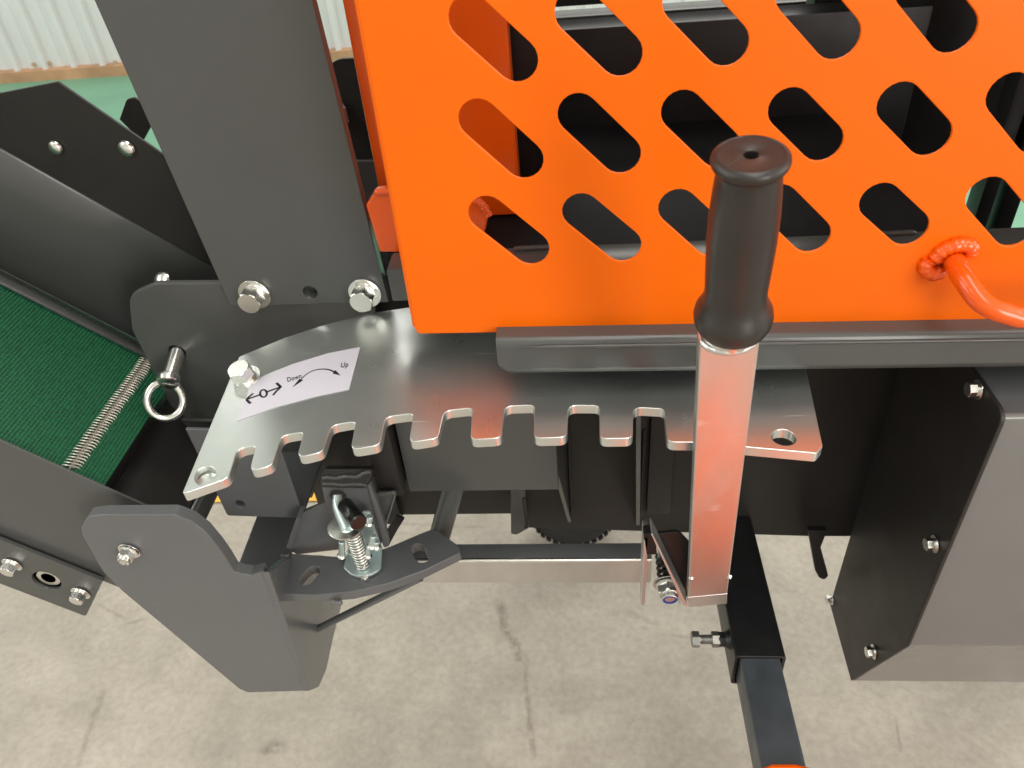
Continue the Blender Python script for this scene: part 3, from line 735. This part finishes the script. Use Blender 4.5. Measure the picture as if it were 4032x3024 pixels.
# discharge pan past the belt end and cross bars under it
te = float(PH(752, 1990, C3(0, 0, .255), NN) @ T)
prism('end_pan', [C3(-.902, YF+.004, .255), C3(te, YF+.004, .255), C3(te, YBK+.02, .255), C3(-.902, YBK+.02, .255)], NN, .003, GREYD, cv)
cyl('tail_roller', C3(-.915, YF+.004, .262), C3(-.915, YBK, .262), .026, GREYD, cv)
cyl('cross_bar', C3(te+.004, YF+.004, .252), C3(te+.004, YBK+.02, .252), .004, BRIGHT, cv)
box('cross_tie', C3(te+.014, YF+.004, .250)+A((-.003, 0, -.012)), C3(te+.014, YBK+.02, .250)+A((.003, 0, .012)), GREY, cv)

# ================================================================== U-CHANNEL END below the notched plate
ue = thing('end_channel', PY(1050, 2035, .60), 'open grey steel channel with one hole under the left end of the notched plate', 'steel channel')
YE = .600
zz = PY(1000, 2036, YE)[2]
fe = [PY(a, b_, YE) for a, b_ in ((895, 2031), (1197, 2041), (1080, 1700), (730, 1690))]
prism('front_plate', fe, OUT, .004, GREYB, ue, [.004, .001, 0, 0], [circ(PY(946, 1985, YE), OUT, .0062, 20)], .0008)
xr_ = fe[1][0]; xl2 = fe[0][0]
box('bottom_plate', (xl2, YE+.004, zz), (xr_, .74, zz+.005), GREYB, ue)
box('back_plate', (xl2, .74, zz), (xr_, .745, zz+.2), BLACK, ue)  # black for the shade inside the channel
pcp = PY(1000, 1720, .7)
box('inner_dark_fill', (xl2+.04, .746, PY(1300, 2058, .75)[2]), (PY(1545, 1900, .75)[0], .775, .88), BLACK, ue)  # black box added to stand for the dark inside of the channel
lathe('hole_bright_disc', PZ(808, 1872, ZP)-A((0, 0, .0092)), PZ(808, 1872, ZP)-A((0, 0, .0062)), [(0, .0095), (.8, .0095), (1, .009)], ZINC, np_, 24)  # added disc, stands for the bright wall seen inside the hole

# ================================================================== SWING ARM (V bracket + arc plate)
YV = .500
z0 = lambda pts: zc(0, 1900, 1.4757, pts)
va = thing('swing_arm', PY(1000, 2720, YV), 'folded blue grey steel arm with a curved slotted plate in front of the conveyor', 'bracket')
f1 = z0([(470, 265), (505, 200), (600, 188), (1010, 186), (1110, 225), (1195, 290), (1270, 380), (1320, 450), (1362, 520), (1405, 531), (1455, 540), (1520, 520), (1765, 1212), (1440, 1222), (1390, 1200), (710, 632), (600, 520), (480, 310)])
r1 = [.02, .012, .02, .01, 0, 0, 0, 0, .002, 0, 0, 0, .002, .01, .01, .01, .0, .004]
prism('front_face', [PY(a, b_, YV) for a, b_ in f1], OUT, .014, GREYB, va, r1, [], .0011)
Q1, Q2 = PY(*f1[11], YV), PY(*f1[12], YV); Q3 = PY(1146, 2176, .590)
N2 = nrm(np.cross(Q2-Q1, Q3-Q1)); N2 = N2 if N2[1] < 0 else -N2
def P2(x_, y_): return PH(x_, y_, Q1, N2)
f2 = [f1[11]]+z0([(1560, 497), (1600, 458), (1690, 420), (1850, 425), (1960, 700), (1905, 910), (1865, 1090), (1820, 1190)])+[f1[12]]
prism('side_face', [P2(a, b_) for a, b_ in f2], N2, .0075, GREYB, va, [0, 0, 0, .003, .004, .004, .0, .01, .02, .0], [], .0011)
weld('fold', [Q1+N2*-.0012+A((0, .0015, 0)), (Q1+Q2)/2+A((0, .0022, 0)), Q2+A((0, .0015, 0))], .0022, GREYB, va)
bolt(va, PY(510, 2168, YV), (-.1, -1, -.12), .0155, 'nut', BRIGHT, .3, ('wide',), 0, 'lock_nut')
ZA = P2(1092, 2336)[2]
z3 = lambda pts: zc(1000, 1700, 2.074, pts)
ap = z3([(222, 1322), (500, 1335), (800, 1308), (1100, 1238), (1400, 1128), (1640, 1010), (1688, 985), (1672, 930), (1500, 806), (1440, 798), (1380, 822), (1090, 945), (900, 1005), (700, 1020), (300, 992)])
sl = []
for a, b_, r_ in (((478, 1146), (428, 1206), .0082), ((1335, 955), (1378, 1025), .0078)):
    p0, p1 = [PZ(*p, ZA) for p in z3([a, b_])]; sl.append(slotpts(p0, p1, r_, UP))
prism('arc_plate', [PZ(a, b_, ZA) for a, b_ in ap], UP, .0135, GREYB, va, [.0]*6+[.006, .006, .01, .01, 0, 0, 0, 0, 0], sl, .001)
for p in (P2(1092, 2335), P2(1128, 2180), PZ(1330, 2362, ZA-.009)):
    weld('weld_bead', [p+A((-.005, -.002, 0)), p+A((0, -.004, 0)), p+A((.006, -.003, 0))], .0032, BRIGHT if p[2] < 0 else GREYB, va)
r0_, r1_ = P2(1236, 2483), PZ(1655, 2275, ZA-.020)
tube('stay_rod', [r0_, r1_], .0048, GREYB, va, 14)
weld('weld_bead', [r0_+A((-.006, -.003, .004)), r0_+A((-.002, -.006, -.004)), r0_+A((.006, -.003, -.005))], .0032, GREYB, va)
# horizontal tie toward the machine and the upright collar behind the arc plate
z2_ = lambda pts: zc(700, 1850, 2.766, pts)
ZT2 = .606
tie = [PZ(a, b_, ZT2) for a, b_ in z2_([(862, 500), (1292, 500), (1235, 900), (1010, 1140), (640, 1080)])]
prism('tie_plate', tie, UP, .006, GREYB, va, 0, [], .0008)
col_ = [PY(a, b_, .585) for a, b_ in z2_([(1300, 925), (1210, 870), (1335, 540), (1660, 470), (1790, 760), (1780, 948)])]
prism('upright_collar', col_, nrm((.25, -1, 0.1)), .006, GREYB, va, 0, [], .001)
rb = [PY(a, b_, .578) for a, b_ in z2_([(1290, 530), (1340, 535), (1240, 860), (1180, 850)])]
prism('rib', rb, OUT, .02, GREYB, va, 0, [], .0008)

# ================================================================== INDEX BRACKET + SPRING PLUNGER
z7 = lambda pts: zc(1200, 1800, 3.016, pts)
ib = thing('plunger_bracket', PY(1350, 1960, .59), 'welded dark grey angle bracket holding the spring plunger below the notches', 'bracket')
YI = .588
prism('face_plate', [PY(a, b_, YI) for a, b_ in z7([(195, 325), (745, 335), (800, 560), (905, 860), (930, 1040), (780, 1040), (330, 720), (250, 590)])], OUT, .005, GREYB, ib, [.002, .002, 0, 0, .01, 0, .01, .01], [circ(PY(*z7([(395, 462)])[0], YI), OUT, .0095, 24)], .001)
prism('side_strip', [PY(a, b_, YI-.004) for a, b_ in z7([(735, 330), (780, 340), (860, 560), (960, 860), (995, 1050), (960, 1085), (925, 1060), (880, 860), (795, 560)])], OUT, .009, GREYB, ib, .002, [], .0015)
prism('top_plate', [PY(a, b_, YI+.004) for a, b_ in z7([(225, 140), (800, 140), (805, 230), (750, 330), (200, 322)])], nrm((0, -1, .5)), .012, GREYD, ib, .003)
weld('weld_bead', [PY(a, b_, YI-.001) for a, b_ in z7([(200, 250), (280, 238), (380, 246), (500, 226), (620, 232), (700, 190), (780, 170)])], .0022, GREY, ib)
weld('weld_bead', [PY(a, b_, YI-.003) for a, b_ in z7([(205, 320), (300, 312), (450, 325), (600, 318), (745, 330)])], .0022, GREY, ib)
box('post', (PY(1470, 1900, .60)[0], .605, .715), (PY(1570, 1900, .60)[0], .66, .86), GREYD, ib, .002)
prism('gusset', [PY(a, b_, .60) for a, b_ in z7([(800, 420), (1080, 420), (1060, 520), (950, 840), (925, 850), (860, 560)])], OUT, .004, GREY, ib, .001)
weld('weld_bead', [PY(a, b_, .597) for a, b_ in z7([(830, 450), (950, 430), (1080, 415)])], .0026, GREY, ib)
tube('edge_bead', [PY(a, b_, .598) for a, b_ in z7([(1075, 430), (1010, 650), (950, 835)])], .0014, GREYB, ib, 8)
prism('lower_leg', [PY(a, b_, .61) for a, b_ in z7([(960, 900), (1080, 700), (1180, 740), (1110, 850), (985, 1075)])], OUT, .004, BLACK, ib)

sp = thing('spring_plunger', PZ(1430, 2250, ZA), 'zinc spring plunger with a black grip standing on the curved slotted plate', 'spring plunger')
YQ = .560
base = [PY(a, b_, YQ+.012) for a, b_ in z7([(690, 655), (775, 655), (830, 860), (920, 1105), (880, 1135), (500, 1150), (560, 800)])]
prism('back_plate', base, OUT, .003, BLUEZ, sp, .003)
foot = [(500, 1150), (920, 1105), (905, 1300), (870, 1345), (780, 1395), (640, 1415), (540, 1385), (458, 1308)]
ft = [PZ(a, b_, ZA+.006) for a, b_ in z7(foot)]
prism('foot_plate', ft, UP, .0035, BLUEZ, sp, [.001, .001, .003, .008, .008, .008, .008, .003])
ca = PY(*z7([(560, 860)])[0], .553); cb = PY(*z7([(700, 1305)])[0], .553); cb = A((cb[0], cb[1], max(cb[2], ZA+.006)))
ax_ = nrm(cb-ca); u_, v_ = ring_frame(ax_); hel = []; turns = 13
Ls = np.linalg.norm(cb-ca)
for i in range(turns*16+1):
    t_ = i/(turns*16); a = t_*2*math.pi*turns; rr_ = .0090-.0015*t_; hel.append(ca+ax_*Ls*t_+(u_*math.cos(a)+v_*math.sin(a))*rr_)
tube('spring', hel, .00135, BRIGHT, sp, 8)
cyl('pin', ca-ax_*.01, cb+ax_*.006, .0045, BLUEZ, sp)
wc_ = PY(*z7([(492, 808)])[0], .553)
lathe('washer', wc_-ax_*.0008, wc_+ax_*.0012, [(0, .0195), (.2, .0205), (.8, .0205), (1, .0195)], BRIGHT, sp, 40)
lathe('hub', ca-ax_*.014, ca+ax_*.0, [(0, .006), (.3, .0085), (.8, .0098), (1, .0085)], BLUEZ, sp, 28)
h0 = PY(*z7([(385, 450)])[0], .580); h1 = PY(*z7([(520, 860)])[0], .548)
tube('crank', catmull([h0, PY(*z7([(400, 590)])[0], .570), h1], 6), .0058, BLUEZ, sp, 14, False, lambda t: .0050+.003*t)
g0 = PY(*z7([(475, 560)])[0], .560); g1 = PY(*z7([(645, 785)])[0], .528)
L_ = nrm(g1-g0)
lathe('grip', g0, g1, [(0, .0072), (.05, .0088), (.7, .0090), (.72, .0084), (.74, .0091), (.97, .0091), (1, .0078)], PLASTIC, sp, 32)
for (p, q) in (((440, 1000), (438, 1170)), ((770, 1060), (748, 1165)), ((815, 930), (792, 1052)), ((850, 1000), (846, 1060)), ((775, 700), (760, 782))):
    a_, b_ = [PY(*z7([v])[0], .552) for v in (p, q)]
    cyl('rivet', a_, b_, .0036, BLUEZ, sp, 14)
    d_ = nrm(b_-a_); o = lathe('rivet_head', b_-d_*.003, b_+d_*.003, [(0, .002), (.2, .0045), (.5, .0054), (.8, .0045), (1, .002)], BRIGHT, sp, 16)
bz = PZ(*z7([(720, 1450)])[0], ZA-.0)
cyl('pin_tip', A((cb[0], cb[1], ZA+.004)), A((cb[0]-.001, cb[1]-.004, ZA-.020)), .005, BRIGHT, sp, 16)
bolt(sp, PZ(*z7([(722, 1440)])[0], ZA+.001), UP, .009, 'head', BRIGHT, .2, ())
tube('split_pin', [PY(*z7([v])[0], .545) for v in ((690, 1290), (715, 1320), (735, 1300), (720, 1285))], .0012, BRIGHT, sp, 8)

# ================================================================== FRAME: beams, panels, gussets
YB = .620
zb1 = PY(1800, 1934, YB)[2]
xb0, xb1 = PY(1560, 1700, YB)[0], PY(2200, 1930, YB)[0]
box('lower_beam', (xb0, YB, zb1), (xb1, YB+.05, .868), GREY, fr, .002)
yP = .735
zpb = PY(2400, 2087, yP)[2]
xp0, xp1 = PY(2062, 2080, yP)[0], 1.05
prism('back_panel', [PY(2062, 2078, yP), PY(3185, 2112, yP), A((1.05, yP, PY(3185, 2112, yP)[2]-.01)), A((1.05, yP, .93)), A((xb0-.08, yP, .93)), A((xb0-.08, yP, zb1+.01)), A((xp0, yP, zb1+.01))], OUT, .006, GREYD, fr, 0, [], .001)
YR = .640
ZR = PY(1560, 1062, YR)[2]; YRB = PZ(2050, 972, ZR)[1]
box('front_rail', (PY(1526, 1100, YR)[0], YR, PY(1560, 1188, YR)[2]), (1.05, YRB, ZR), GREY, fr, .003)
# small weld run on top of the rail
zr_ = ZR
weld('weld_bead', [A((xx, YRB-.006, zr_+.001)) for xx in (-.062, -.05, -.035, -.02)], .003, GREY, fr)
weld('weld_bead', [A((xx, YRB-.006, zr_+.001)) for xx in (.245, .27, .295, .315)], .003, GREY, fr)
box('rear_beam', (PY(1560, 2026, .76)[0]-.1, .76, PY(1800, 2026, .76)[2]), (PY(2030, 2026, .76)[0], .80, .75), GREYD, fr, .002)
s_ = [PY(a, b_, .71) for a, b_ in ((2011, 1930), (2068, 1930), (2072, 2085), (2035, 2106), (2012, 2102))]
prism('stub_plate', s_, OUT, .03, GREY, fr, [0, 0, .003, .006, .003])
weld('weld_bead', [PY(a, b_, .688) for a, b_ in ((2064, 1960), (2066, 2010), (2074, 2060), (2070, 2080))], .003, GREYD, fr)
for (a, b_, c_, d_) in ((2134, 1700, 2235, 2056), (2504, 1620, 2504, 2068)):
    p0 = PY(c_, d_, yP-.001); xg = p0[0]
    p1 = PX(a, b_, xg) if abs(xg) > .02 else PY(a, b_, .60)
    if not (.5 < p1[1] < .69): p1 = PY(a, b_, .615)
    top = A((p1[0], p1[1], p1[2])); 
    vv = [p0, top, A((top[0]*.5+p0[0]*.5, yP, top[2])),]
    n_g = nrm(np.cross(vv[1]-vv[0], vv[2]-vv[0])); n_g = n_g if n_g[0] < 0 else -n_g
    prism('gusset_rib', vv, n_g, .0055, GREY, fr, 0, [], .0008)
    weld('weld_bead', [A((p0[0]+.006, yP-.002, p0[2]+.02+dz)) for dz in (0, .04, .08, .12, .16)], .0022, GREYD, fr)
# step pattern of the pressed panel right of the second rib
box('pressed_step', (.085, .726, .545), (.118, .735, .84), GREYD, fr, .004)
# hook at the panel foot by the box
hk = [PX(a, b_, .245) for a, b_ in zc(2900, 1300, 1.508, [(430, 1215), (525, 1215), (495, 1290), (530, 1440), (545, 1460), (520, 1482), (490, 1470), (470, 1430)])]
hk = [PY(a, b_, .69) for a, b_ in zc(2900, 1300, 1.508, [(425, 1190), (540, 1190), (500, 1290), (538, 1430), (545, 1460), (522, 1484), (490, 1470), (468, 1430)])]
prism('hook_plate', hk, OUT, .008, BLACK, fr, [.001, .001, .004, .004, .004, .006, .006, .004])
# angled tube behind the arc plate
tube('brace_tube', [PY(1800, 1860, .70), PY(1700, 2225, .655)], .0142, GREY, fr, 24)
# trough floor and back, seen through the slots
ztf = zr_+.0
xt1 = PY(3700, 900, .72)[0]
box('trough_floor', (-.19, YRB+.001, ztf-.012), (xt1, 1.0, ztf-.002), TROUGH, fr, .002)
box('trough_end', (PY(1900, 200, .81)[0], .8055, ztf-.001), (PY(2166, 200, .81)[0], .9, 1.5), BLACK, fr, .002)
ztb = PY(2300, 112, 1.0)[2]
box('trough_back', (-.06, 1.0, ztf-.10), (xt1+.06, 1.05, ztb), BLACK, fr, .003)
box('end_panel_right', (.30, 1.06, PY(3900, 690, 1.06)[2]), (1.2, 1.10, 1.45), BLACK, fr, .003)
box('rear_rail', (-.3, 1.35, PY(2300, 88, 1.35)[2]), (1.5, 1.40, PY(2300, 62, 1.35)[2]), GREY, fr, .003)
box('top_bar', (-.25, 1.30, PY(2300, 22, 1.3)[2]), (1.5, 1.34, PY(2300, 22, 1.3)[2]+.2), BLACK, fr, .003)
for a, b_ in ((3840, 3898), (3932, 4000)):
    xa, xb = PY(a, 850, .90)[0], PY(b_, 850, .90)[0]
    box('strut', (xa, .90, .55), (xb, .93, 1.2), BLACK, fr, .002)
# dark rounded plate between column and guard
rp = [PY(a, b_, .95) for a, b_ in zc(1200, 0, 1.659, [(110, 700), (150, 435), (215, 385), (600, 372), (600, 1070), (280, 1070)])]
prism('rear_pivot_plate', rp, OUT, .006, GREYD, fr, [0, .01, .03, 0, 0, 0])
prism('rear_web', [PY(a, b_, .90) for a, b_ in ((1300, 635), (1700, 635), (1700, 1300), (1440, 1300))], OUT, .006, GREY, fr)
bolt(fr, PY(1350, 445, .95), (-.8, -.6, 0), .03, 'head', BRIGHT, .2, ())
bolt(fr, PY(1355, 500, .93), (-.8, -.6, 0), .022, 'head', BRIGHT, .2, ())
# orange post and its foot behind the guard
op = thing('orange_post', PY(1700, 990, .745), 'shaded orange steel post with a welded foot standing behind the orange guard', 'post')
xL = PY(1424, 400, .745)[0]; xR_ = PY(2026, 500, .745)[0]; zbot = zr_+.001
prism('post', [A((xL, .745, zbot)), A((xR_, .745, zbot)), A((xR_, .745, 1.62)), A((xL, .745, 1.62))], OUT, .03, ORANGE2, op, 0, [], .002)
ft_ = [(1495, 992), (1875, 1000), (1912, 905), (1925, 842), (1868, 790), (1600, 745), (1474, 762), (1441, 808)]
prism('foot', [PY(a, b_, YRB+.002) for a, b_ in ft_], OUT, .0175, ORANGE2, op, [0, 0, 0, .004, .004, 0, .004, .004], [], .0015)
weld('weld_bead', [PY(a, b_, YRB+.002) for a, b_ in ((1474, 757), (1530, 752), (1600, 748))], .0035, ORANGE2, op)
weld('weld_bead', [PY(a, b_, YRB) for a, b_ in ((1864, 788), (1890, 802), (1905, 818), (1922, 842), (1926, 850))], .0035, ORANGE2, op)

# ================================================================== SLIDE BAR
YK = .600
zk0, zk1 = PY(2200, 2206, YK)[2], PY(2200, 2293, YK)[2]
yk2 = PZ(2200, 2139, zk0)[1]
sb = thing('slide_bar', (0, YK, zk1), 'long galvanised bar lying level between the curved plate and the lever bracket', 'bar')
xk0, xk1 = PY(1690, 2250, YK)[0]-.02, PY(2565, 2250, YK)[0]
prism('front_face', [A((xk0, YK, zk1)), A((xk1, YK, zk1-.001)), A((xk1, YK, zk0-.0035)), A((xk0, YK, zk0-.0035))], OUT, .003, ZINCB, sb, 0, [], .0005)
tube('edge_roll', [A((xk0, YK+.003, zk0-.003)), A((xk1, YK+.003, zk0-.0035))], .003, BRIGHT, sb, 12)
box('top_face', (xk0, YK+.004, zk0-.0035), (xk1, yk2, zk0-.0005), GREYB, sb, .0005)  # grey paint stands for the dark underside reflected in the zinc

# ================================================================== TOW BAR
ZW = .530
tb_ = thing('tow_bar', PZ(3000, 2500, ZW), 'black square tube with a thinner grey tube sliding out of it toward the front', 'square tube')
zz_ = lambda pts: zc(2600, 2000, 1.5447, pts)
def YX(x_, y_): return PZ(x_, y_, ZW)
ofl, ofr = PZ(*zz_([(457, 905)])[0], ZW), PZ(*zz_([(768, 905)])[0], ZW)
obl, obr = PZ(*zz_([(405, 560)])[0], ZW), PZ(*zz_([(632, 175)])[0], ZW)
xo0, xo1, yo = ofl[0], ofr[0], ofl[1]
wd_ = xo1-xo0
def sqtube(name, x0_, x1_, y0_, y1_, z0_, z1_, t, mt):
    # hollow square section along y
    prism(name, [A((x0_, y0_, z0_)), A((x1_, y0_, z0_)), A((x1_, y0_, z1_)), A((x0_, y0_, z1_))], OUT, y1_-y0_, mt, tb_, .005, [[A((x0_+t, y0_, z0_+t)), A((x1_-t, y0_, z0_+t)), A((x1_-t, y0_, z1_-t)), A((x0_+t, y0_, z1_-t))]], .0009)
sqtube('outer_tube', xo0, xo1, yo, .76, ZW-wd_, ZW, .004, BLACK)
ti = .0045
mi = mat('slate_tube', (.052, .060, .070), .38, 0, 0, .05, 120, .25, 26, .1)
sqtube('inner_tube', xo0+ti+.0015, xo1-ti-.0015, .33, yo+.06, ZW-wd_+ti, ZW-ti, .004, mi)
cbp = A((xo0, PX(*zz_([(420, 800)])[0], xo0)[1], PX(*zz_([(420, 800)])[0], xo0)[2]))
axb = A((-1, 0, 0))
lathe('nut_boss', cbp, cbp+axb*.006, [(0, .013), (.3, .012), (.7, .0105), (1, .009)], BLACK, tb_, 20)
cyl('threaded_shank', cbp, cbp+axb*.040, .0052, DULL, tb_, 16)
th = []
for i in range(14):
    pass
hel = [cbp+axb*(.012+.022*i/160)+A((0, math.cos(i/160*2*math.pi*12), math.sin(i/160*2*math.pi*12)))*.0053 for i in range(161)]
tube('thread', hel, .0007, DULL, tb_, 5)
bolt(tb_, cbp+axb*.005, axb, .0165, 'head', BLACK, .1, (), 0, 'weld_nut')
bolt(tb_, cbp+axb*.0125, axb, .0165, 'head', DULL, .4, (), 0, 'jam_nut')
bolt(tb_, cbp+axb*.036, axb, .0172, 'head', DULL, .2, (), 0, 'bolt')

# ================================================================== ORANGE TOW HEAD (mostly below the frame)
oh = thing('orange_hood', (.19, .1, .40), 'glossy orange steel hood whose rear tip meets the sliding tube at the bottom', 'hood')
rows = [([PZ(2960, 3030, .550), PZ(3040, 2994, .556), PZ(3125, 2994, .556), PZ(3240, 3026, .550)]),
        [A((.10, .30, .530)), A((.15, .295, .548)), A((.235, .295, .548)), A((.29, .30, .530))],
        [A((.09, .12, .47)), A((.14, .12, .50)), A((.25, .12, .50)), A((.30, .12, .47))],
        [A((.09, -.30, .34)), A((.14, -.30, .37)), A((.25, -.30, .37)), A((.30, -.30, .34))],
        [A((.10, -.34, .24)), A((.14, -.36, .24)), A((.25, -.36, .24)), A((.29, -.34, .24))]]
vs = [p for r_ in rows for p in r_]+[A((p[0], p[1], max(p[2]-.22, .12))) for r_ in rows for p in (r_[0], r_[3])]
fs = [(4*i+j, 4*i+j+1, 4*i+j+5, 4*i+j+4) for i in range(4) for j in range(3)]
for i in range(4): fs += [(4*i, 4*i+4, 22+2*i, 20+2*i), (4*i+3, 21+2*i, 23+2*i, 4*i+7), (20+2*i, 22+2*i, 23+2*i, 21+2*i)]
fs += [(0, 1, 2, 3, 21, 20)]
hd = pymesh('hood_shell', vs, fs, ORANGE2, oh, 30)
md = hd.modifiers.new('b', 'BEVEL'); md.width = .006; md.segments = 3
box('hood_foot', (.14, -.2, .0), (.26, .0, .30), GREYD, oh, .004)

# ================================================================== SIDE BOX at the right
XC = .35
bx = thing('side_box', A((.6, .6, .38)), 'large grey sheet steel box with a dark bolted left side at the right', 'machine box')
sidep = [(3956, 1650), (3564, 2534), (3350, 2680), (3250, 2300)]
s3 = [PX(a, b_, XC) for a, b_ in sidep]
ztop = .905; zbt = s3[2][2]; yfr = (s3[0][1]+s3[1][1])/2
yback = .70
side = [A((XC, yfr, ztop)), A((XC, yfr, s3[1][2])), A((XC, s3[2][1], zbt)), A((XC, yback-.003, zbt+.012)), A((XC, yback-.003, ztop))]
prism('left_side', side, (-1, 0, 0), .004, GREYD, bx, [.012, .003, .002, 0, 0], [], .001)  # dark paint puts the shade of this side into its colour
XE = 1.05; o5 = .0045
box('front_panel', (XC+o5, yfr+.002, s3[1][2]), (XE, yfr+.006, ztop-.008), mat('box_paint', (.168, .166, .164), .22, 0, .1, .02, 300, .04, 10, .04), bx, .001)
BP = bpy.data.materials['box_paint']
ch = [A((XC+o5, yfr+.002, s3[1][2]-.0005)), A((XC+o5, s3[2][1], zbt)), A((XE, s3[2][1], zbt)), A((XE, yfr+.002, s3[1][2]-.0005))]
nc = nrm(np.cross(ch[1]-ch[0], ch[3]-ch[0])); nc = nc if nc[1] < 0 else -nc
prism('lower_panel', ch, nc, .004, BP, bx, 0, [], .0008)
box('bottom_panel', (XC+o5, s3[2][1]+.002, zbt+.004), (XE, yback-.003, zbt+.008), BP, bx, .0008)
prism('top_panel', [A((XC+o5, yfr+.006, ztop-.004)), A((XE, yfr+.006, ztop-.004)), A((XE, yback-.003, ztop-.004)), A((XC+o5, yback-.003, ztop-.004))], UP, .004, GREYB, bx, 0, [], .001)
tube('bend', [A((XC+o5, yfr+.0062, ztop-.0082)), A((XE, yfr+.0062, ztop-.0082))], .0042, BP, bx, 16)
for a, b_ in ((3850, 1533), (3680, 2142), (3275, 2360), (3440, 2566)):
    p = PX(a, b_, XC-.001)
    bolt(bx, p, (-1, -.03, 0), .0118 if a != 3275 else .0105, spin=.3, mt=BRIGHT)

# ================================================================== ROAD WHEEL behind the panel
wcx, wcy = -.024, 1.12; WR = .088
wh = thing('road_wheel', (wcx, wcy+.03, 0), 'small black lugged rubber wheel standing on the concrete behind the dark panel', 'wheel')
c0 = A((wcx, wcy, WR+.004)); c1 = A((wcx, wcy+.07, WR+.004))
lathe('tyre', c0, c1, [(.08, .040), (.0, .048), (-.04, .064), (.02, .078), (.12, .084), (.88, .084), (.98, .078), (1.04, .064), (1, .048), (.92, .040)], TYRE, wh, 64)
lathe('rim', c0+A((0, .02, 0)), c1-A((0, .02, 0)), [(0, .045), (.1, .036), (.5, .025), (.9, .036), (1, .045)], BP, wh, 40)
lugm = None
for i in range(30):
    a = 2*math.pi*i/30
    for s_i, (ya, yb3) in enumerate(((-.003, .037), (.037, .073))):
        if lugm is None:
            bm = bmesh.new(); bmesh.ops.create_cube(bm, size=1, matrix=Matrix.Translation((.0855, 0, 0)) @ Matrix.Diagonal((.006, .036, .012, 1))); bmesh.ops.bevel(bm, geom=bm.edges, offset=.0015, segments=1, affect='EDGES')
            lugm = bpy.data.meshes.new('tread_lug'); bm.to_mesh(lugm); bm.free(); lugm.materials.append(TYRE)
        o = bpy.data.objects.new('tread_lug', lugm); COL.objects.link(o); o.parent = wh
        aa = a+(.09 if s_i else 0)
        o.matrix_local = Matrix.Translation(Vector(c0+A((0, (ya+yb3)/2, 0))-org(wh))) @ Matrix.Rotation(aa, 4, 'Y') @ Matrix.Rotation(.22*(1 if s_i else -1), 4, 'X')
